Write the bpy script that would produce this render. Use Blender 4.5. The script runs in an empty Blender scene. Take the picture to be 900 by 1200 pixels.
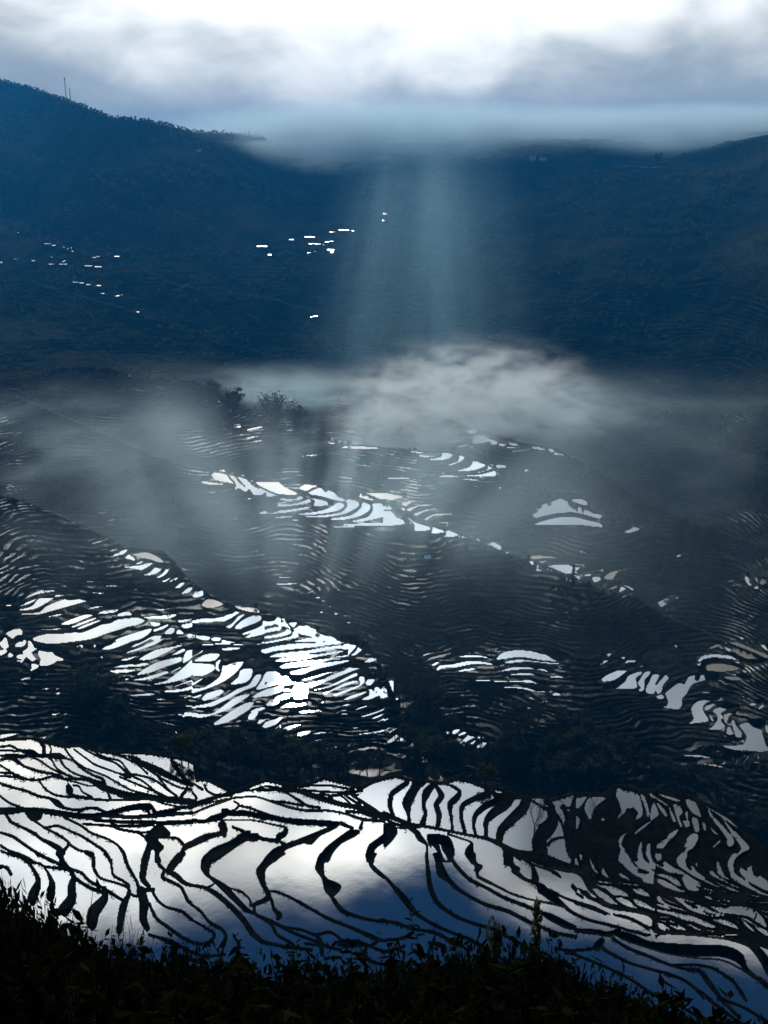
import bpy, math, random
import numpy as np
from mathutils import Vector, Matrix

S = bpy.context.scene
COL = S.collection
random.seed(7)
RNG = np.random.default_rng(7)

# ------------------------------------------------------------------ camera
F = 1200.0                       # focal length in photo pixels (900 x 1200 frame)
PITCH = math.atan(400 / F)       # eye level stands 400 px above the frame centre
ZC = 600.0                       # height of the lookout
cd = bpy.data.cameras.new('camera')
cam = bpy.data.objects.new('camera', cd)
COL.objects.link(cam)
S.camera = cam
cam.location = (0, 0, ZC)
cam.rotation_euler = (math.pi / 2 - PITCH, 0, 0)
cd.sensor_fit = 'VERTICAL'
cd.sensor_height = 36.0
cd.lens = 36.0 * F / 1200.0
cd.clip_start = 0.3
cd.clip_end = 60000

def tand(py):
    """downward slope of the view line per metre forward"""
    v = (600.0 - py) / F
    return (math.sin(PITCH) - v * math.cos(PITCH)) / (math.cos(PITCH) + v * math.sin(PITCH))

def xfac(px, py):
    v = (600.0 - py) / F
    return ((px - 450.0) / F) / (math.cos(PITCH) + v * math.sin(PITCH))

# ------------------------------------------------------------------ sun and sky
SUN_EL = math.atan(tand(810))
SUN_AZ = math.atan(xfac(350, 810))          # from +Y towards +X
sun_dir = Vector((math.sin(SUN_AZ) * math.cos(SUN_EL), math.cos(SUN_AZ) * math.cos(SUN_EL), math.sin(SUN_EL)))
ld = bpy.data.lights.new('sun', 'SUN')
ld.energy = 5.0
ld.angle = math.radians(0.5)
ld.color = (1.0, 0.98, 0.94)
sun = bpy.data.objects.new('sun', ld)
COL.objects.link(sun)
sun.location = (0, 0, ZC + 400)
sun.rotation_euler = sun_dir.to_track_quat('Z', 'Y').to_euler()

W = bpy.data.worlds.new('World')
S.world = W
W.use_nodes = True
nt = W.node_tree
for n in list(nt.nodes):
    nt.nodes.remove(n)

def NN(nt, typ, **kw):
    n = nt.nodes.new(typ)
    for k, v in kw.items():
        if k == 'inp':
            for kk, vv in v.items():
                if hasattr(vv, 'links') or isinstance(vv, bpy.types.NodeSocket):
                    nt.links.new(vv, n.inputs[kk])
                else:
                    n.inputs[kk].default_value = vv
        else:
            setattr(n, k, v)
    return n

def MA(nt, op, a, b=None, c=None, clamp=False):
    n = nt.nodes.new('ShaderNodeMath')
    n.operation = op
    n.use_clamp = clamp
    for i, v in enumerate((a, b, c)):
        if v is None:
            continue
        if isinstance(v, (int, float)):
            n.inputs[i].default_value = v
        else:
            nt.links.new(v, n.inputs[i])
    return n.outputs[0]

def MR(nt, v, a, b, c=0.0, d=1.0, t='SMOOTHSTEP'):
    n = nt.nodes.new('ShaderNodeMapRange')
    n.interpolation_type = t
    nt.links.new(v, n.inputs[0])
    for i, x in enumerate((a, b, c, d)):
        n.inputs[i + 1].default_value = x
    return n.outputs[0]

def MIX(nt, f, a, b):
    n = nt.nodes.new('ShaderNodeMix')
    n.data_type = 'RGBA'
    for i, v in ((0, f), (6, a), (7, b)):
        if isinstance(v, (int, float)):
            n.inputs[i].default_value = v
        elif isinstance(v, tuple):
            n.inputs[i].default_value = (*v, 1) if len(v) == 3 else v
        else:
            nt.links.new(v, n.inputs[i])
    return n.outputs[2]

def build_world(nt):
    sky = NN(nt, 'ShaderNodeTexSky', sky_type='NISHITA', sun_disc=False, sun_elevation=SUN_EL, sun_rotation=SUN_AZ,
             altitude=2500, air_density=0.35, dust_density=0.0, ozone_density=6.0)
    tc = NN(nt, 'ShaderNodeTexCoord')
    sp = NN(nt, 'ShaderNodeSeparateXYZ', inp={0: tc.outputs['Generated']})
    x, y, z = sp.outputs
    DEG = 57.29578
    el = MA(nt, 'MULTIPLY', MA(nt, 'ARCSINE', z), DEG)
    az = MA(nt, 'MULTIPLY', MA(nt, 'ARCTAN2', x, y), DEG)
    # cloud deck: a plane of noise, so that it foreshortens towards the horizon
    zz = MA(nt, 'ADD', MA(nt, 'ABSOLUTE', z), 0.12)
    cx = NN(nt, 'ShaderNodeCombineXYZ', inp={0: MA(nt, 'DIVIDE', x, zz), 1: MA(nt, 'DIVIDE', y, zz), 2: 0.3})
    n1 = NN(nt, 'ShaderNodeTexNoise', inp={'Vector': cx.outputs[0], 'Scale': 6.5, 'Detail': 8.0, 'Roughness': 0.62})
    n2 = NN(nt, 'ShaderNodeTexNoise', inp={'Vector': cx.outputs[0], 'Scale': 1.6, 'Detail': 3.0, 'Roughness': 0.5})
    # edge of the bank, in degrees above the horizon: higher to the right
    edge = MA(nt, 'ADD', 37.5, MA(nt, 'MULTIPLY', MR(nt, az, 1.0, 13.0), 1.7))
    edge = MA(nt, 'ADD', edge, MA(nt, 'MULTIPLY', MR(nt, az, -2.0, -14.0, 0.0, 1.0), 1.6))
    edge = MA(nt, 'ADD', edge, MA(nt, 'MULTIPLY', MA(nt, 'SUBTRACT', n1.outputs[0], 0.5), 5.0))
    edge = MA(nt, 'ADD', edge, MA(nt, 'MULTIPLY', MA(nt, 'SUBTRACT', n2.outputs[0], 0.5), 3.0))
    cov = MR(nt, MA(nt, 'SUBTRACT', edge, el), -0.5, 0.9)
    # the lit bank: strongest round the sun, darker to both sides and behind the viewer
    daz = MA(nt, 'ABSOLUTE', MA(nt, 'ADD', az, 1.5))
    azn = MA(nt, 'ADD', az, MA(nt, 'MULTIPLY', MA(nt, 'SUBTRACT', n1.outputs[0], 0.5), 8.0))
    sidek = MA(nt, 'SUBTRACT', 1.0, MA(nt, 'MULTIPLY', MR(nt, azn, 3.0, 11.0), MR(nt, el, 29.0, 33.0, 0.62, 0.86)))
    sidek = MA(nt, 'MAXIMUM', sidek, MR(nt, el, 37.2, 39.0, 0.0, 0.5))
    side = MA(nt, 'MULTIPLY', sidek, MR(nt, daz, 16.0, 70.0, 1.0, 0.12))
    tex = MA(nt, 'MULTIPLY', MR(nt, n1.outputs[0], 0.36, 0.64, 0.55, 1.25), MR(nt, el, 20.0, 31.0, 1.22, 1.0))
    b = MA(nt, 'MULTIPLY', MA(nt, 'MULTIPLY', side, tex), CLOUD)
    tint = MIX(nt, MR(nt, n2.outputs[0], 0.40, 0.62), (0.90, 0.97, 1.05), (1.0, 0.985, 0.90))
    white = NN(nt, 'ShaderNodeVectorMath', operation='SCALE', inp={0: tint, 3: b})
    # near the horizon: thick grey fog, torn by the sun's glow above the ridge
    cy = NN(nt, 'ShaderNodeCombineXYZ', inp={0: MA(nt, 'MULTIPLY', az, 0.085), 1: MA(nt, 'MULTIPLY', el, 0.15), 2: 1.7})
    n3 = NN(nt, 'ShaderNodeTexNoise', inp={'Vector': cy.outputs[0], 'Scale': 2.2, 'Detail': 6.0, 'Roughness': 0.52, 'Distortion': 0.3})
    gl = MA(nt, 'SUBTRACT', el, MA(nt, 'MULTIPLY', daz, 0.17))
    gl = MA(nt, 'ADD', gl, MA(nt, 'MULTIPLY', MA(nt, 'SUBTRACT', n3.outputs[0], 0.5), 8.0))
    glow = MR(nt, gl, -0.3, 9.0, t='SMOOTHERSTEP')
    fog = MIX(nt, glow, FOGLO, FOGHI)
    cloud = MIX(nt, MR(nt, el, 7.5, 13.0), fog, white.outputs[0])
    skyc = NN(nt, 'ShaderNodeVectorMath', operation='SCALE', inp={0: sky.outputs[0], 3: SKY})
    col = MIX(nt, cov, skyc.outputs[0], cloud)
    bg = NN(nt, 'ShaderNodeBackground', inp={'Color': col, 'Strength': 1.0})
    out = NN(nt, 'ShaderNodeOutputWorld', inp={'Surface': bg.outputs[0]})

FOGLO = (0.62, 0.72, 0.78)
FOGHI = (2.5, 2.5, 2.42)
CLOUD = 1.8
HAZE_D = 0.00008
SKY = 0.05
build_world(nt)
W.cycles.sampling_method = 'MANUAL'
W.cycles.sample_map_resolution = 512

S.view_settings.view_transform = 'Standard'
S.view_settings.look = 'None'
S.view_settings.gamma = 1.0
S.view_settings.exposure = -0.7
S.render.engine = 'CYCLES'
S.cycles.use_denoising = True
S.cycles.max_bounces = 5
S.cycles.volume_bounces = 2
S.cycles.transparent_max_bounces = 8
S.cycles.volume_step_rate = 1.0
S.cycles.volume_max_steps = 512
S.cycles.sample_clamp_indirect = 4.0
S.cycles.sample_clamp_direct = 0.0

# ------------------------------------------------------------------ materials
def mat(name):
    m = bpy.data.materials.new(name)
    m.use_nodes = True
    n = m.node_tree
    for x in list(n.nodes):
        n.nodes.remove(x)
    return m, n

def pos(n, scale):
    g = NN(n, 'ShaderNodeNewGeometry')
    return NN(n, 'ShaderNodeVectorMath', operation='SCALE', inp={0: g.outputs['Position'], 3: scale}).outputs[0]

def earth_mat(name, c1, c2, c3, sc, bump=0.4, wet=0.0):
    m, n = mat(name)
    p = pos(n, sc)
    a = NN(n, 'ShaderNodeTexNoise', inp={'Vector': p, 'Scale': 1.0, 'Detail': 8.0, 'Roughness': 0.62})
    b = NN(n, 'ShaderNodeTexNoise', inp={'Vector': p, 'Scale': 0.17, 'Detail': 4.0})
    c = MIX(n, MR(n, a.outputs[0], 0.38, 0.62), c1, c2)
    c = MIX(n, MR(n, b.outputs[0], 0.48, 0.66), c, c3)
    bp = NN(n, 'ShaderNodeBump', inp={'Height': a.outputs[0], 'Strength': bump, 'Distance': 0.6 / sc * 0.5})
    d = NN(n, 'ShaderNodeBsdfDiffuse', inp={'Color': c, 'Roughness': 0.6, 'Normal': bp.outputs[0]})
    out = d.outputs[0]
    if wet:
        # shallow water standing between the stalks
        gl = NN(n, 'ShaderNodeBsdfGlossy', distribution='BECKMANN', inp={'Roughness': 0.42})
        k = MA(n, 'MULTIPLY', MR(n, b.outputs[0], 0.40, 0.62), wet)
        out = NN(n, 'ShaderNodeMixShader', inp={0: k, 1: d.outputs[0], 2: gl.outputs[0]}).outputs[0]
    NN(n, 'ShaderNodeOutputMaterial', inp={'Surface': out})
    return m

M_NEAR = earth_mat('bund_earth', (0.006, 0.007, 0.005), (0.014, 0.015, 0.010), (0.020, 0.018, 0.012), 0.9)  # earth darkened to stand in for cloud shadow on the near spur
M_MID = earth_mat('terrace_earth', (0.014, 0.019, 0.013), (0.034, 0.042, 0.026), (0.052, 0.052, 0.034), 0.22)
M_FAR = earth_mat('mountain_ground', (0.012, 0.018, 0.012), (0.034, 0.045, 0.026), (0.070, 0.075, 0.045), 0.02)
M_STUB = earth_mat('stubble_field', (0.035, 0.042, 0.032), (0.085, 0.09, 0.068), (0.055, 0.055, 0.042), 0.12, 0.3, 0.042)
M_DRYF = earth_mat('dry_field', (0.035, 0.042, 0.032), (0.075, 0.08, 0.06), (0.05, 0.05, 0.038), 0.12, 0.3, 0.010)
M_STUBF = earth_mat('far_field', (0.035, 0.04, 0.026), (0.08, 0.08, 0.05), (0.05, 0.05, 0.03), 0.05)
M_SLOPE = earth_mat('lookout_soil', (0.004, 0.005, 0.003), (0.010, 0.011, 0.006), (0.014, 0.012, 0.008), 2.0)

def water_mat(name, rough, refl, body, bump, bsc, weed=0.0):
    m, n = mat(name)
    p = pos(n, bsc)
    oi = NN(n, 'ShaderNodeObjectInfo')
    a = NN(n, 'ShaderNodeTexNoise', inp={'Vector': p, 'Scale': 1.0, 'Detail': 4.0})
    big = NN(n, 'ShaderNodeTexNoise', inp={'Vector': p, 'Scale': 0.12, 'Detail': 3.0})
    bp = NN(n, 'ShaderNodeBump', inp={'Height': a.outputs[0], 'Strength': bump, 'Distance': 0.05})
    rg = MA(n, 'ADD', rough, MA(n, 'MULTIPLY', MR(n, big.outputs[0], 0.45, 0.7), 0.04))
    rg = MA(n, 'ADD', rg, MA(n, 'MULTIPLY', oi.outputs['Random'], 0.03))
    tone = MA(n, 'SUBTRACT', 1.0, MA(n, 'MULTIPLY', oi.outputs['Random'], 0.25))
    g = NN(n, 'ShaderNodeBsdfGlossy', distribution='BECKMANN', inp={'Roughness': rg, 'Normal': bp.outputs[0]})
    cc = NN(n, 'ShaderNodeCombineXYZ', inp={0: tone, 1: tone, 2: tone})
    n.links.new(cc.outputs[0], g.inputs['Color'])
    d = NN(n, 'ShaderNodeBsdfDiffuse', inp={'Color': (*body, 1)})
    fr = NN(n, 'ShaderNodeLayerWeight', inp={'Blend': 0.35})
    k = MR(n, fr.outputs['Fresnel'], 0.0, 1.0, refl, 1.0, t='LINEAR')
    if weed:
        w1 = NN(n, 'ShaderNodeTexNoise', inp={'Vector': p, 'Scale': 9.0, 'Detail': 3.0, 'Roughness': 0.7})
        w2 = NN(n, 'ShaderNodeTexNoise', inp={'Vector': p, 'Scale': 0.22, 'Detail': 2.0})
        th = MA(n, 'SUBTRACT', 0.80, MA(n, 'MULTIPLY', MR(n, w2.outputs[0], 0.52, 0.68), 0.19))
        wk = MR(n, MA(n, 'SUBTRACT', w1.outputs[0], th), 0.0, 0.03)
        k = MA(n, 'MULTIPLY', k, MA(n, 'SUBTRACT', 1.0, MA(n, 'MULTIPLY', wk, weed)))
    mx = NN(n, 'ShaderNodeMixShader', inp={0: k, 1: d.outputs[0], 2: g.outputs[0]})
    NN(n, 'ShaderNodeOutputMaterial', inp={'Surface': mx.outputs[0]})
    return m

M_WATER = water_mat('paddy_water', 0.06, 0.24, (0.010, 0.016, 0.018), 0.10, 0.35, 0.9)
M_RUFF = water_mat('wind_ruffled_water', 0.38, 0.12, (0.03, 0.035, 0.035), 0.2, 0.3)

def mud_mat():
    m, n = mat('wet_mud')
    p = pos(n, 0.35)
    a = NN(n, 'ShaderNodeTexNoise', inp={'Vector': p, 'Scale': 1.0, 'Detail': 8.0, 'Roughness': 0.7})
    c = MIX(n, a.outputs[0], (0.10, 0.085, 0.055), (0.22, 0.19, 0.13))
    bp = NN(n, 'ShaderNodeBump', inp={'Height': a.outputs[0], 'Strength': 0.5, 'Distance': 0.3})
    d = NN(n, 'ShaderNodeBsdfPrincipled', inp={'Base Color': c, 'Roughness': 0.5, 'Specular IOR Level': 0.7, 'Normal': bp.outputs[0]})
    NN(n, 'ShaderNodeOutputMaterial', inp={'Surface': d.outputs[0]})
    return m
M_MUD = mud_mat()

def flat_mat(name, c, rough=0.8):
    m, n = mat(name)
    p = pos(n, 1.5)
    a = NN(n, 'ShaderNodeTexNoise', inp={'Vector': p, 'Scale': 1.0, 'Detail': 6.0})
    cc = MIX(n, a.outputs[0], tuple(x * 0.7 for x in c), tuple(x * 1.25 for x in c))
    d = NN(n, 'ShaderNodeBsdfPrincipled', inp={'Base Color': cc, 'Roughness': rough, 'Specular IOR Level': 0.2})
    NN(n, 'ShaderNodeOutputMaterial', inp={'Surface': d.outputs[0]})
    return m

def leaf_mat(name, c1, c2, trans=0.35):
    m, n = mat(name)
    oi = NN(n, 'ShaderNodeObjectInfo')
    g = NN(n, 'ShaderNodeNewGeometry')
    r = g.outputs['Random Per Island']
    c = MIX(n, r, c1, c2)
    d = NN(n, 'ShaderNodeBsdfDiffuse', inp={'Color': c})
    t = NN(n, 'ShaderNodeBsdfTranslucent', inp={'Color': c})
    mx = NN(n, 'ShaderNodeMixShader', inp={0: trans, 1: d.outputs[0], 2: t.outputs[0]})
    NN(n, 'ShaderNodeOutputMaterial', inp={'Surface': mx.outputs[0]})
    return m
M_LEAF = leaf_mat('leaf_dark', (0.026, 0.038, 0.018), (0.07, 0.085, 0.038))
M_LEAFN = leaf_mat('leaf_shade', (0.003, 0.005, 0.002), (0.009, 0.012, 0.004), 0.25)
M_BAMB = leaf_mat('leaf_bamboo', (0.016, 0.028, 0.010), (0.045, 0.065, 0.02), 0.3)
M_DRY = leaf_mat('leaf_dry', (0.09, 0.08, 0.03), (0.16, 0.13, 0.05), 0.4)
M_BARK = flat_mat('bark', (0.03, 0.026, 0.02))
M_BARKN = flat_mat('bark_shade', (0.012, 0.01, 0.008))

# ------------------------------------------------------------------ object helpers
def tag(o, label=None, cat=None, group=None, kind=None):
    for k, v in (('label', label), ('category', cat), ('group', group), ('kind', kind)):
        if v:
            o[k] = v
    return o

def mesh_np(name, V, Q, m, smooth=True, uv=None):
    me = bpy.data.meshes.new(name)
    V = np.ascontiguousarray(V, dtype=np.float32)
    Q = np.ascontiguousarray(Q, dtype=np.int32)
    k = Q.shape[1]
    me.vertices.add(len(V))
    me.vertices.foreach_set('co', V.ravel())
    me.loops.add(Q.size)
    me.loops.foreach_set('vertex_index', Q.ravel())
    me.polygons.add(len(Q))
    me.polygons.foreach_set('loop_start', np.arange(0, Q.size, k, dtype=np.int32))
    if smooth:
        me.polygons.foreach_set('use_smooth', np.ones(len(Q), dtype=bool))
    me.update(calc_edges=True)
    if m:
        me.materials.append(m)
    return me

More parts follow.
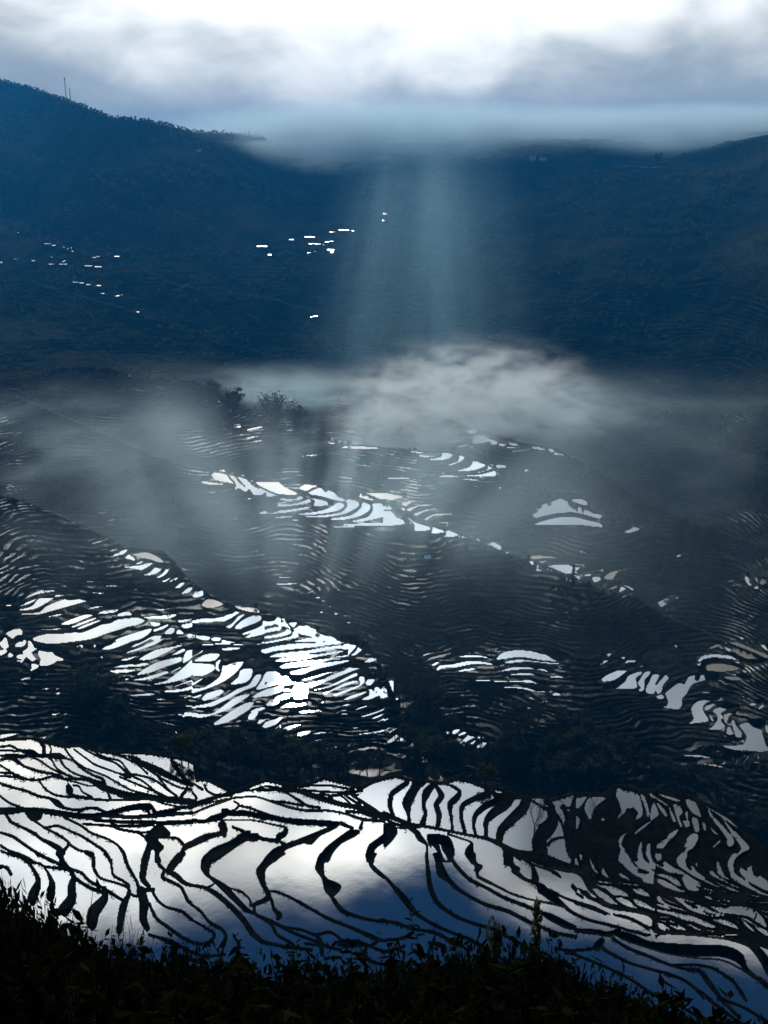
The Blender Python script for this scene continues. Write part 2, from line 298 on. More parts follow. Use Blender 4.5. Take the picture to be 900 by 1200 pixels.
def link(name, me, parent=None, loc=None):
    o = bpy.data.objects.new(name, me)
    COL.objects.link(o)
    if parent is not None:
        o.parent = parent
    if loc is not None:
        o.location = loc
    return o
TRACE = '''
B 868
T 0 860
L 0,60,8 50,55,8 90,75,10 150,90,30 180,100,14 280,105,28 300,112,10
L 185,35,10 205,60,18 205,95,14;225,45,6 240,70,7 235,98,8;0,75,6 90,80,6 150,90,8;0,100,7 60,105,22 110,100,8 150,95,8
L 0,120,6 60,115,20 110,150,10 180,175,14 280,195,8 300,210,8;75,110,6 130,105,6 180,120,6 230,155,6 280,180,6 340,200,6
L 215,95,6 245,125,7 265,160,6 320,195,6;280,110,10 300,150,8 350,185,6 430,210,6;0,145,6 40,170,6 80,200,6
L 0,180,8 60,185,8 120,210,8 180,215,8 240,200,8 300,210,10 400,210,8 440,225,16;0,195,6 60,200,7 110,215,6
L 305,70,7 330,105,8 360,135,8 400,160,8 450,180,8 500,200,8 560,235,8 620,265,8 720,290,10
L 345,70,6 385,100,6 440,140,7 490,160,6 560,185,6 600,195,24 640,190,8;300,112,10 340,125,7 380,160,7 430,190,8 480,210,12 490,235,16
L 375,60,6 420,85,7 470,110,6 540,135,7 600,185,12;450,90,6 500,110,6 560,125,6 590,160,7 610,190,12;440,82,5 530,95,6 580,110,6 640,140,6 690,185,8
L 530,88,6 580,102,6 640,110,7 680,150,9 740,200,7 790,260,6 830,290,6;560,200,7 620,225,7 680,250,7 740,275,7 780,292,6
L 610,195,7 660,215,7 700,245,7 740,280,7 770,290,6;640,190,7 700,205,7 740,225,8 790,265,7 830,290,8
L 600,105,7 700,150,24 760,180,30 830,215,18 900,240,16;620,120,6 700,170,8 760,210,8 840,250,8 900,260,8
L 800,120,6 820,145,26 835,175,10 860,205,12 900,235,12;850,290,14 870,265,14 880,240,6
L 340,205,6 420,220,10 480,250,28 560,275,26 640,295,30 720,300,26 820,310,30 900,320,30
L 430,215,6 470,225,7 500,265,7 515,300,12;505,250,8 560,290,10 600,300,8;320,235,8 325,265,34 340,285,10 400,295,6 430,300,8
L 185,222,7 215,260,7 260,285,7 330,295,7 420,303,8 520,310,8 640,310,8 720,300,8;340,238,6 370,245,7 385,270,6 430,295,8
L 300,215,6 360,228,7 420,245,7 460,240,8;0,230,9 60,250,9 120,265,9 180,290,10 230,300,10 270,325,28 300,345,12 360,355,8 420,345,8 480,360,10 500,375,16
L 0,290,8 40,320,8 100,345,8 130,350,8;0,360,26 60,360,26 120,355,20 200,360,22 300,375,26 400,385,20 500,380,24 600,390,16 700,385,20 760,380,20 900,370,14
L 120,365,10 160,380,56 180,375,40;350,380,6 390,355,7 450,345,8 500,365,8 570,350,12 640,335,14 700,330,10 720,355,14 730,375,20
L 500,375,8 560,360,8 640,350,8 690,360,8 710,385,10;620,335,6 680,345,12 700,350,10;730,370,14 800,355,10 900,340,10;700,300,8 760,325,8 830,340,8 900,345,10
L 340,390,8 430,400,7 520,405,8 580,410,8 680,410,10 760,415,14 900,410,16;390,420,8 460,425,7 520,430,8 560,445,10 640,460,8 690,490,10
L 520,415,6 560,430,8 640,430,12 720,425,10;600,455,8 680,460,8 740,450,10
D 745,420 800,470 740,495 770,530 745,560 755,600 725,600 725,550 710,545 695,600 660,600 690,510 675,485
L 750,485,10 830,490,12 855,515,16
D 900,500 860,520 840,570 800,600 850,600 870,545 900,530
L 30,375,10 50,410,12 100,435,10 160,465,14 190,490,12 240,515,20 280,540,24 300,560,14;280,545,30 290,590,22
L 295,550,14 325,515,10 300,490,10 260,465,10 210,440,8 160,405,10 130,385,8;210,440,8 270,430,8 330,455,8 385,480,10 440,515,10 490,550,12 520,600,14
L 320,515,12 370,545,10 430,560,14 440,600,16;300,390,10 380,430,9 430,465,9 500,490,9 550,520,10 580,560,16 590,600,14
L 0,460,8 60,480,12 110,515,12 170,555,12 250,600,14;0,520,8 40,545,10 120,575,10 160,600,8;0,548,6 60,565,8 130,590,16
T 225 860
L 0,335,26 60,315,20 130,290,12 210,268,8 290,262,6;60,240,10 70,265,8 110,285,8 190,285,8;0,228,6 50,260,10;0,270,6 20,300,10 10,330,10
L 0,375,8 70,345,10 150,315,12 200,300,10 300,295,8 380,320,10 460,345,12 540,360,12 640,360,10 720,375,10 800,400,14 900,410,14
L 0,340,10 90,320,8 160,305,6;195,315,6 220,330,8 200,355,7 130,375,7 90,390,10 60,405,8 0,400,6;90,385,6 90,400,12;150,362,26 165,360,18
L 215,335,6 270,345,8 350,375,8 430,395,8 540,405,8 640,410,8 700,420,10 750,440,14
L 60,405,8 130,395,8 180,370,8 240,362,8 310,375,8 380,395,8 440,410,8 500,422,8 600,425,8 640,430,10
L 0,415,6 60,408,6 160,405,6 280,405,6 380,425,8 430,435,10;440,440,16 435,465,24 405,480,22 400,505,16;290,480,30 330,490,14 400,500,12 430,515,16
D 0,500 60,470 130,455 120,420 150,408 165,440 160,480 130,480 80,495 0,530
L 190,435,10 240,455,12
D 40,600 90,540 180,500 240,460 275,455 275,480 310,465 310,500 250,505 180,550 100,600
D 330,600 380,540 440,515 530,480 630,440 690,420 680,440 600,480 560,520 520,515 440,545 390,600
L 630,415,20 650,440,14
D 590,600 620,540 680,490 740,450 790,455 760,485 700,515 660,560 640,600
L 800,405,8 790,440,16
D 820,600 815,560 830,520 870,490 900,470 900,510 870,530 850,560 855,600
L 290,260,6 350,245,6 420,260,20 500,270,16 600,300,26 700,330,22 800,350,24 900,390,30;420,240,8 500,262,10 560,270,8
L 300,262,6 380,262,8 440,275,6 500,310,10 540,335,10 600,345,10;365,315,10 440,320,8 520,335,8;500,250,6 560,240,8 640,240,6 700,250,6 760,260,8
L 520,262,8 620,270,8 700,272,8 800,265,8;600,285,14 640,285,6 660,310,10;650,290,8 700,290,6 740,325,8;715,285,8 760,315,10 790,330,8
L 740,280,10 800,320,14 860,360,16 900,390,10;640,290,8 720,280,10 780,285,6;720,360,8 800,370,14 860,390,20
T 450 860
L 110,228,20 70,255,24 35,285,22 28,340,18 45,380,12;210,215,10 150,250,36 110,320,44 115,370,18 118,405,14;130,255,14 140,235,20
L 235,235,22 200,275,36 185,330,16 195,370,16 182,415,24;240,240,14 270,290,26 245,330,22 258,380,24 250,440,16
L 260,235,8 310,240,8 355,270,16 340,300,28 310,330,26 315,390,12 322,455,12;420,235,6 480,258,8 500,272,20 430,300,24 370,335,22 362,390,16 380,460,14
L 520,285,20 570,300,36 480,335,30 430,380,22 420,430,14 430,470,12;440,240,6 480,250,8 520,280,18 540,305,30 600,290,24
L 600,300,30 570,340,30 520,365,40 480,410,24 480,480,16;670,310,40 650,350,46 600,400,44 550,450,36 540,500,30;605,295,20 640,300,16 680,300,16
L 0,375,24 60,400,20 130,425,16 200,435,14 300,455,12 400,475,12 480,490,16 540,515,20 600,545,20 680,570,26 740,590,30 800,600,30
L 0,395,10 50,420,10 110,435,12 170,440,6
D 0,420 50,430 65,460 40,500 0,530
L 110,440,8 150,460,24 170,490,26 200,520,10 200,600,14;60,440,6 100,445,8
D 205,470 300,480 330,540 320,600 270,600 240,560 210,520
P 222,520 245,545 262,590 240,585 228,555;262,535 285,560 300,590 285,592;250,520 262,520 270,540
L 300,470,10 360,490,8 410,510,10 400,555,40 420,600,26;560,530,20 580,560,30 580,600,36;600,565,8 640,590,8
L 690,310,8 740,340,8 780,360,30 790,410,50 760,450,70 720,500,50 730,560,40 760,600,40;800,370,14 830,410,10 840,440,8 850,480,10
L 760,320,20 790,340,20 800,400,16;840,340,20 860,390,20 855,440,20 890,480,20;830,345,8 870,345,8 900,350,6
L 770,520,14 790,495,10 840,485,10 880,500,12 895,540,10 895,600,16;740,440,40 745,560,40
T 675 860
D 0,270 200,240 500,280 920,560 920,600 0,600
P 10,300 50,295 30,330 10,350 0,350 0,380 20,400 10,440 0,450 0,300;60,300 140,300 90,345 70,400 60,400 40,350;120,395 135,395 130,410 118,405
P 195,255 230,270 260,330 265,350 235,345 190,300;200,310 235,345 225,375 190,398 210,360;215,265 290,280 310,330 310,385 275,405 290,370 265,340
P 300,283 320,290 340,345 345,380 335,390 325,350;345,275 400,310 435,335 420,335 380,310 350,295;365,320 385,360 385,385 350,405 350,360
P 375,315 410,345 430,385 420,390 390,350;360,405 320,440 275,472 280,455 330,415;435,335 455,370 470,410 455,412 440,370
P 455,330 490,335 500,370 485,390 500,430 490,440 470,390;370,275 430,290 490,310 480,320 420,300;515,305 560,320 580,360 585,390 545,370 520,335
P 500,405 530,405 535,430 515,440;545,390 570,395 580,455 560,460 545,420;512,365 525,365 525,400 515,395;590,410 605,415 610,450 600,455;615,350 640,375 645,400 630,390
P 650,390 690,430 740,490 735,525 710,525 705,490 670,440 645,410;680,385 720,430 770,480 815,530 800,550 760,570 740,600 715,600 735,570 775,545 760,510 720,455
P 630,435 670,470 660,475 640,460;635,540 660,505 680,495 675,510 650,530 635,560;250,460 225,480 215,520 250,560 260,600 200,600 210,570 200,500 215,475
P 305,505 300,560 320,600 285,600 285,560;335,515 350,515 350,590 345,600 330,560;480,445 470,470 430,510 405,550 400,600 380,600 378,520 420,490 440,465
P 570,470 575,490 530,560 500,600 470,600 500,550 520,490 545,468;20,570 30,590 20,595;50,560 75,585 60,590
P 500,102 540,97 640,105 720,125 640,115;620,75 700,85 780,100 820,107 740,98;585,140 660,145 720,155 800,162 700,160;835,135 900,132 900,140;870,175 900,172 900,180;680,97 730,105
T 675 1000
D 0,0 920,0 920,420 820,410 660,385 460,380 380,380 350,300 250,160 0,110
P 200,0 240,0 260,40 310,80 400,120 380,130 320,110 260,120 250,95 215,50;285,0 300,0 330,60 380,90 450,130 520,170 480,175 430,150 370,100 300,70 270,35 290,35
P 330,0 350,0 360,40 390,75 350,50;370,0 400,0 400,30 420,55 460,65 470,85 430,75 380,40
P 480,30 520,0 520,20 505,60 580,100 640,150 630,155 560,125 490,85 470,60;400,65 430,80 480,105 505,125 520,160 560,178 580,172 575,155 520,125 480,98 440,80
P 540,60 600,110 690,160 720,180 660,165 590,125;625,80 680,120 740,160 780,185 700,155 640,110;660,40 670,80 700,110 740,130 700,125 665,95
P 735,0 765,0 740,40 745,90 790,120 850,170 920,195 920,205 830,180 760,140 725,100 710,50 720,20;770,65 800,80 830,120 920,170 920,180 830,145 790,115
P 800,70 825,60 830,95 870,120 900,140 920,155 850,130 820,105;385,130 460,140 500,165 520,182 470,180 420,155;105,80 130,70 145,110 130,115;205,95 245,110 250,130 215,115
P 0,20 60,70 120,110 90,105 0,60;90,130 200,135 300,145 290,155 200,150 110,142;355,190 400,205 470,245 530,275 490,275 440,255 390,225
P 480,220 540,235 600,280 640,290 600,292 540,270 500,245;610,200 645,210 635,220 610,208;560,240 640,245 700,250 720,268 760,278 850,285 890,330 885,345 850,320 830,300 760,295 700,290 640,275 590,255
P 740,250 810,250 850,272 780,268 740,262;670,225 710,235 700,242 672,235;360,255 420,270 520,285 600,305 660,330 655,350 600,340 520,310 450,300 390,280
P 515,325 550,330 590,360 560,355;640,310 700,310 750,350 700,340;740,305 770,325 768,332 745,315;775,310 800,312 840,360 830,365 800,340;845,340 920,365 920,385 870,370
P 380,325 400,330 440,350 430,355 395,345;440,335 500,350 520,360 470,355;355,350 380,365 370,370
L 0,60,10 60,80,14 120,120,14 250,130,10;0,95,8 30,110,8 50,160,10 100,200,10 180,240,10 280,265,12 340,290,20
L 80,150,10 140,170,8 190,200,8 260,215,8;90,150,8 160,200,8 200,235,8 300,260,12;150,150,8 220,170,8 260,200,12 300,240,10 350,255,12
L 250,160,10 320,190,12 390,225,8;0,185,8 60,220,10 130,245,10 200,275,10 260,275,8 340,300,16 350,330,24
L 0,230,16 80,255,18 160,290,12 230,320,12 300,345,10 340,365,16;230,290,8 330,345,10;0,285,10 60,310,10 140,330,10 200,345,10 250,360,10 330,378,16
L 0,360,16 100,370,26 150,380,24 200,360,20;330,378,12 440,378,8 560,385,6 700,400,10 760,410,20 820,430,30 870,480,40 920,560,50;760,385,50 850,400,60 920,420,70
L 200,365,6 260,380,8 340,415,8 440,425,8 560,432,8 680,435,8 740,450,8 780,480,10 800,540,14 860,590,10 940,640,10
L 180,380,8 240,410,8 330,440,8 430,470,8 560,490,8 680,500,8 750,530,8 850,590,8 920,650,8
L 170,395,8 240,440,10 340,480,10 440,520,8 520,540,10 580,550,16 620,600,22 680,680,14 760,760,10
L 430,520,6 560,520,6 640,535,8 700,570,8 740,600,8 800,690,8;0,450,8 80,445,10 100,425,16 150,460,10 250,510,8 350,540,8 440,565,8 520,600,8 600,680,8
L 0,475,8 80,505,8 170,545,8 260,590,8 360,660,8;100,440,40 120,410,30
T 0 1000
L 30,0,8 100,20,8 130,40,12 180,45,8 210,60,8 290,70,10 340,80,12;70,5,6 110,20,8 130,40,12 160,80,14 180,130,24 160,180,40 150,210,40
L 0,60,10 30,65,14 50,95,14;205,60,8 230,100,12 245,150,30 235,200,36;170,0,10 240,30,12 320,70,14 380,90,12 420,130,12 480,160,12 530,190,10 580,220,8
L 270,0,20 290,30,14 330,80,16 345,110,20 335,160,36 335,210,40 300,260,50;345,110,14 390,140,10 440,165,8 490,180,14;490,165,20 490,210,34 440,270,50 430,320,50
L 400,0,8 435,20,12 440,70,14 470,115,10 550,140,10 600,160,14 605,190,16 580,240,30 565,310,30 560,360,26;490,0,12 520,40,10 530,100,10 580,130,10 605,150,12
L 600,185,12 640,200,10 660,170,14;580,0,16 600,60,14 640,130,12 655,170,18 690,170,16 720,170,16;690,0,26 675,60,32 670,120,26 700,155,16
L 660,175,40 675,230,40 670,300,34 690,350,24;735,0,12 745,50,14 770,80,14 760,110,16 800,130,12 850,160,12 880,220,14 900,240,10
D 830,0 870,0 810,80 780,70
L 775,80,16 820,100,24 860,135,18 900,150,12;710,170,12 740,220,10 780,250,8 850,270,10 900,310,12;700,235,10 730,300,12 780,340,14 850,390,14 900,415,10;700,380,10 800,410,10 900,460,8
T 225 1000
D 70,0 160,0 100,30 80,90 100,120 70,110 40,70 45,30
L 90,115,14 150,160,30 200,210,26 250,260,20 290,280,10 370,330,12 400,380,12 470,420,10;100,145,6 70,160,6
L 0,148,10 60,160,14 120,195,22 190,255,22 240,310,24 290,380,24 340,415,16 440,435,10 560,450,12;165,160,8 230,180,8 270,215,8 275,245,8
D 390,0 440,0 350,70 345,140 370,190 360,220 290,250 275,240 345,200 320,140 300,80 340,30
L 370,210,12 385,260,14 410,290,26 400,305,14;360,175,6 400,180,8 470,210,10 560,260,10 630,300,12 730,340,12 800,370,16 870,400,14 900,405,8
L 290,250,14 300,285,10 360,310,10 430,345,14 510,355,8 580,380,10 640,365,8 680,385,8 700,405,8 780,410,8 840,435,8 900,460,8
L 430,350,8 500,380,8 580,410,8 640,435,8 700,450,8;580,380,14 600,410,20 610,470,20;690,420,20 720,430,24 800,430,8 820,440,8 800,480,26 860,510,8 900,520,8;830,435,8 870,410,10
D 600,0 640,0 620,40 625,110 700,150 680,190 650,205 620,170 610,120 580,80 580,50
L 650,195,16 700,265,20 760,290,12 840,310,10 900,315,8
D 815,0 865,0 850,50 900,100 900,118 840,70
L 0,240,8 40,270,10 80,320,12 140,355,12 160,390,14 145,430,20;0,310,6 60,345,8 105,375,10 90,410,14 50,425,12;0,415,10 80,430,12;0,460,8 60,480,8 160,470,6
L 530,420,8 600,430,10 690,450,8;620,490,8 700,485,8
T 450 1000
L 200,0,10 205,60,14 215,150,22 250,230,18 330,290,12 430,330,12 500,350,12 600,400,10 720,470,10 850,560,10
D 230,0 260,0 280,60 310,120 300,135 250,100 240,40
L 280,100,24 340,160,16 400,200,12 480,240,14 580,270,16 660,310,14 730,340,12 800,370,12 900,390,16
L 300,0,14 340,60,16 400,120,14 480,160,12 560,205,14 650,240,14 720,270,12 780,310,12 850,345,14 900,355,12
D 375,0 430,0 430,40 465,60 440,90 455,120 430,100 420,40
L 440,110,16 520,150,12 600,190,10 680,215,8 780,235,10 840,250,8
D 555,0 600,0 610,50 640,70 620,90 580,50
L 610,80,24 660,120,14 740,150,14 800,200,16 860,260,14 900,285,12;600,0,16 690,50,12 710,120,34;620,0,30 720,20,50 800,50,50 900,80,36
L 700,55,8 780,80,12 850,120,14 900,170,16;740,20,10 820,60,10 880,100,10 900,120,8;770,170,10 850,205,10 900,225,12;720,270,6 780,285,8 850,320,10 900,345,8
L 0,105,10 50,160,16 100,220,30 150,280,16 230,330,12 320,370,10 400,400,10 520,470,10 640,560,10;0,315,10 60,325,10 130,350,12 240,370,10 300,400,12 360,430,20
L 0,405,10 60,400,8 120,385,8;0,460,10 60,445,8 100,430,8;800,445,8 900,455,8;850,465,8 900,470,8
T 0 735
P 40,0 100,10 105,35 75,40 60,55 25,30 20,15;0,50 30,50 40,95 15,100 0,85;0,108 30,105 35,115 0,135;95,50 125,65 110,90 70,92 80,65
P 130,55 165,85 175,100 150,120 170,150 150,160 120,135 105,115 130,95;190,98 235,105 270,155 225,180 185,178 190,150 178,125;250,130 290,140 300,152 280,160 250,142
P 45,115 65,135 40,142 35,130;80,130 115,130 120,148 95,150 78,145;75,160 110,155 95,168;25,215 90,202 70,212 30,220;145,172 180,175 180,188 135,210 150,190
P 95,245 160,222 190,225 150,242 100,248;200,290 230,282 215,293;235,408 270,398 300,382 298,395 260,412;125,505 170,490 160,500 125,510;0,500 110,490 60,508 0,522;175,517 215,512 205,520
P 305,465 340,450 335,470 305,475;300,410 340,393 330,405;390,465 405,465 395,490;405,525 415,520 410,535;285,440 300,440;265,310 290,300 270,315;410,405 465,385 455,400 415,412;265,290 280,282
P 155,60 200,40 340,25 400,15 470,5 590,0 500,30 430,55 330,70 230,78;450,98 540,70 600,45 705,5 700,25 600,75 520,103;610,95 640,75 720,40 755,40 700,60 640,90
P 550,128 640,100 720,65 770,52 730,80 640,112;720,10 775,0 760,10 720,20;530,155 600,145 650,132 600,155;650,150 720,110 780,95 820,92 790,115 720,148 680,155
P 820,90 850,75 855,85 825,98;805,130 860,98 870,110 830,128;470,190 560,175 690,168 700,175 650,185 560,188;515,205 580,197 640,200 600,212 540,215
P 640,222 720,170 790,150 850,140 850,160 780,185 700,215;560,245 605,238 590,248;605,250 680,235 780,205 790,215 700,245;800,213 850,187
P 705,270 780,250 840,205 880,170 900,155 900,225 840,250 770,265;870,115 900,105 900,142 870,165 855,168;820,278 900,250 900,262
P 580,318 700,308 740,312 700,320;750,300 850,290 900,275 900,292 820,305;725,337 770,332 840,335 780,343;860,333 900,318 900,330
P 435,142 480,138 475,148;510,238 540,240 520,248;645,367 690,372;865,368 900,370;860,402 900,400 900,415 880,418;825,407 870,415 850,420
P 715,442 800,445 870,460 820,456;820,485 885,492 850,503 825,498;360,90 390,85 380,97;375,125 390,118;405,122 430,128;420,90 450,82 440,96
T 225 735
P 0,105 50,110 0,140;10,160 60,128 130,123 110,155 60,162;0,170 100,175 105,200 50,228 0,225;0,262 60,235 20,265 0,275
P 0,290 60,280 130,230 150,175 240,160 210,210 150,255 80,285 0,310;112,165 138,147 125,180 130,208 112,200;180,268 215,235 230,200 280,192 280,230 250,260
P 0,320 50,305 40,325 10,332;45,338 70,310 145,288 150,300 130,320 60,345;0,372 80,355 160,320 210,290 265,270 290,235 315,210 325,230 300,275 250,295 180,330 100,370 0,380
P 300,290 325,250 350,208 410,208 430,220 345,258 345,275 380,275 310,295;350,262 400,228 455,230 440,250 380,270;0,402 90,405 200,330 270,312 265,325 160,390 60,422 0,420
P 100,452 180,395 240,360 290,350 270,385 180,440 110,460;0,460 60,460;415,262 450,245 500,250 480,265 430,270;280,325 350,290 430,275 425,290 360,318 300,332
P 385,335 440,310 470,315 440,338;345,362 375,340 410,345 395,365 360,370;300,350 335,348;260,430 275,402 310,400 290,432;270,396 310,378 355,375 310,396
P 305,450 320,430 365,412 340,440 315,455;330,468 345,445 400,425 425,422 395,455 350,472;385,480 415,458 412,475;425,493 430,468 490,455 550,445 490,465 445,488
P 490,505 500,488 555,480 550,500 500,510;560,500 600,488 665,485 630,495 565,503;560,535 600,522 630,518 590,532;585,575 640,562 695,548 690,560 630,573
P 410,380 440,360 500,345 535,348 530,365 470,375;500,398 560,385 610,385 610,395 540,402;475,290 500,268 540,290 535,315 545,330 480,335;610,435 640,433
P 200,0 240,0 225,10 205,8;215,30 280,10 330,0 300,20 250,35;245,48 290,25 350,5 420,0 420,15 350,30 290,45 255,50;290,82 370,55 440,40 435,10 480,0 500,40 440,60 350,75
P 500,0 580,0 640,40 765,40 765,50 700,48 640,48 560,62 470,72 510,42 505,20;325,105 400,80 500,75 620,55 680,52 680,65 600,78 450,100 330,122
P 365,138 450,110 600,88 690,70 725,52 740,55 720,78 660,98 500,122 380,142;390,158 500,132 640,110 700,95 745,82 765,57 780,60 745,105 620,130 480,150 400,162
P 410,190 480,160 600,150 640,148 600,172 500,190 430,193;455,218 520,200 600,185 700,165 740,155 700,175 620,195 540,215 470,222;740,132 785,77 810,70 800,95 765,128
P 500,248 580,228 640,208 740,175 740,190 680,212 600,235 520,250;530,272 620,252 700,225 740,198 790,180 800,170 780,195 720,218 620,262 550,275
P 560,292 660,270 740,228 775,212 775,225 720,250 640,283 580,295;610,312 700,285 780,250 800,225 808,265 760,285 700,300 630,315;660,320 720,305 800,278 780,295 700,318
P 700,340 760,320 820,300 815,308 760,332;810,165 845,138 865,150 830,165;815,270 820,240 855,240 840,270;665,365 740,358 800,337 825,310 850,290 880,310 880,320 820,345 750,365 680,370
P 855,280 900,300 900,320 885,306;755,385 820,362 900,335 900,342 830,368 770,388;775,405 850,382 900,363 900,370 820,394;790,418 870,394 900,380 900,388 850,408 810,420
P 835,430 870,412 900,400 900,408 860,428;870,445 900,430 900,442;760,505 830,492 900,472 900,488 830,500;595,350 630,346 600,353;690,390 730,388;740,470 785,466 760,474;690,408 740,405
P 20,40 85,40 80,58 30,55;92,50 135,48 130,65 92,62;140,60 220,68 180,75 140,74;0,35 12,45 0,50;140,98 230,97 200,106 145,108;50,105 120,98 100,105;25,85 130,79 240,82;820,582 850,577;845,550 860,550;240,150 310,147
T 0 600
P 0,415 60,400 120,380 100,392 40,408;0,424 80,412 190,368 260,370 180,385 100,412 60,427 0,430;20,438 60,436;90,437 170,405 160,420 115,438
P 0,455 100,455 150,440 185,405 250,403 220,425 160,455 60,465 0,462;85,478 180,470 220,440 290,412 340,402 450,400 400,420 330,440 240,465 180,480
P 225,492 300,475 260,488;285,525 340,500 400,480 440,482 400,500 330,527;185,550 250,545 310,545 250,553;330,540 400,510 460,492 430,510 350,540;360,547 420,520 490,500 450,520 380,548
P 155,590 230,570 370,570 430,545 520,510 640,495 680,510 640,530 540,550 480,575 340,600 160,605;530,602 620,570 710,545 700,570 640,602;405,457 450,440 500,438 450,450
P 450,475 500,460 555,457 540,470 480,478;550,490 560,470 610,468 620,480 660,478 600,485;670,492 760,485 830,475 820,490 780,500 690,500
P 395,325 430,315 490,318 440,328;275,347 340,338 385,340 330,347;480,342 540,338 580,343 520,350;435,378 490,376 460,384;545,387 590,385;580,358 680,362;165,345 200,335;245,393 300,388 260,398
P 720,460 780,450 830,442 780,458;700,515 750,520 750,530 720,538;715,555 790,525 780,540 730,560;830,510 900,500 900,505 850,518;850,530 900,520 900,540 860,545;770,570 790,545 820,545 810,570
P 825,570 835,550 865,555 860,572;875,575 900,570 900,590 880,590;700,595 730,578 760,580 740,602;495,203 550,190 580,175 598,178 580,198 540,205;555,215 590,208 600,198 630,215 630,230 600,220
P 540,235 620,241 680,225 650,245 580,243;560,254 640,252 720,235 690,260 660,275 650,270;665,295 700,285 740,245 770,250 740,285 700,297;725,310 760,290 790,250 810,240 780,290 750,308
P 755,325 790,310 812,295 800,310 775,328;790,330 835,305 820,322;820,355 850,330 870,318 865,335 840,358;850,383 875,360 900,340 900,365 880,380
M 380,135 430,125 465,105 440,128;415,150 480,130 540,110 510,125 460,145;610,188 700,190 740,210 770,235 740,235 700,222 645,212;470,175 500,172 480,178
T 225 600
P 0,395 20,370 45,362 55,390 20,402;0,345 20,340;0,510 70,495 150,490 170,470 230,465 160,510 100,515 0,520;155,540 190,520 215,490 250,478 200,525 185,543
M 45,440 60,415 90,405 150,430 120,445 80,450;185,430 230,445 300,450 320,470 280,470 220,455
P 200,540 240,505 300,480 325,490 320,510 260,535 210,550;240,575 300,545 330,528 332,500 348,492 360,525 380,530 320,555 260,570
P 380,495 430,492 450,515 460,520 490,515 480,540 500,530 580,550 610,575 700,590 765,580 770,602 520,600 500,565 450,555 410,520
P 0,580 20,575 20,595;40,578 85,580 80,600 40,598;380,308 440,302 495,300 450,308;330,330 400,335 480,330 530,318 530,326 460,340 380,338
P 540,382 580,365 588,375;580,405 600,392 608,402;612,418 635,408 635,420;640,438 660,435 678,440 650,446;635,485 680,475 700,458 710,465 690,480
M 605,468 650,462;710,490 750,483;725,522 755,515;755,500 785,498;670,515 700,508
T 225 540
M 90,60 150,40 160,60 205,110 180,105 110,90;40,90 90,100 160,112 60,110;280,95 400,95 430,120 500,155 450,160 370,150 310,125;500,130 530,110 590,115 560,130 540,142;730,155 900,150 900,180 840,185 780,170
P 60,120 130,125 215,118 210,135 100,130;165,62 190,55 220,100 265,135 250,145 215,125 190,95;210,70 240,65 270,100 340,140 335,158 290,160 275,140 235,105
P 250,75 285,88 310,115 400,158 395,165 350,168 345,150 320,130 275,95;180,170 300,172 390,177 300,182;400,178 440,165 520,168 515,182 440,188
P 190,203 350,205 480,200 548,178 560,187 550,198 460,212 300,213;170,232 280,238 420,232 560,212 540,225 430,245 300,248;430,128 500,155 560,168 620,182 640,205 600,213 568,210 575,188 530,165
P 480,252 600,235 645,218 690,195 715,208 690,232 600,250;545,148 600,125 625,145 700,178 712,192 680,187 600,165 560,160;630,150 650,135 690,160 780,192 780,215 720,248 620,265 500,264 610,255 700,240 728,205 700,178
P 640,272 740,257 790,222 800,195 835,207 830,235 780,262 700,278;740,284 820,264 848,230 845,200 900,205 895,260 850,275 780,287;700,298 900,289 900,303 760,305
P 520,292 640,292;640,308 760,309;385,265 470,263
M 470,278 530,276
T 450 500
P 0,345 20,350 50,370 35,388 0,388;0,398 30,396 60,422 110,447 110,455 60,462 0,462;48,395 72,420 130,452 130,462 110,440 78,420 60,398;80,380 100,385 105,408 88,405
P 105,420 150,450 215,470 215,485 180,488 142,488 145,462 118,437;225,468 250,478 280,487 280,497 240,500 218,498 228,485;288,485 350,498 345,512 310,518 272,517 292,505
P 358,502 385,512 383,522 350,518;392,510 415,517 410,527 388,522;422,522 450,527 445,540 420,532;457,532 478,532 475,548 455,545;480,544 497,550 500,565 480,560;490,532 550,560 545,580 510,578 508,562;555,588 585,588 590,600 560,598
M 0,310 60,320 110,320 60,340 30,346 0,338;80,360 130,345 180,345 130,355 100,375;105,385 180,365 270,368 160,375 120,400;125,415 200,388 260,385 190,400 140,425;185,435 240,408 330,410 230,420 200,440;210,455 300,450 290,470
M 160,135 220,115 262,120 262,133 200,145;280,75 330,60 400,58 340,75;590,115 660,105 690,98 690,105 620,120
P 125,115 185,115 180,125 130,122;200,152 268,140 272,118 320,130 325,140 270,158;290,180 345,163 352,132 375,140 370,157 320,180;340,207 400,188 418,160 425,158 472,175 475,185 420,205 360,210
P 310,212 400,218 482,202 485,175 510,175 510,195 440,217;360,232 460,222 520,207 525,230 460,235;250,235 300,225 355,235 300,238;255,215 285,215 275,222;365,245 440,250;0,240 220,246
P 505,268 545,285 540,295;565,322 580,322;585,337 598,337;370,5 390,0 385,15;390,20 430,10 430,30 400,32;420,45 470,35 495,55 495,70 420,80
P 503,57 540,70 520,85 497,80;548,68 580,80 560,92 538,88;588,72 630,82 635,90 590,86;555,102 590,95 630,95 600,102;695,92 760,102 755,108 700,105;768,100 798,105 796,118 780,120
P 802,120 845,128 840,135 797,132;850,132 860,137;868,142 895,137 885,148;330,97 395,82 395,88 350,98;400,94 425,92;525,175 560,175 575,190 530,195;620,190 675,205 660,210;690,215 725,220;730,235 765,232
T 600 560
P 90,160 130,130 200,105 230,95 290,118 350,145 380,165 420,170 415,192 380,185 330,170 280,162 200,168 110,188;100,220 150,200 220,185 300,185 360,200 425,215 425,232 300,220 200,222 120,222
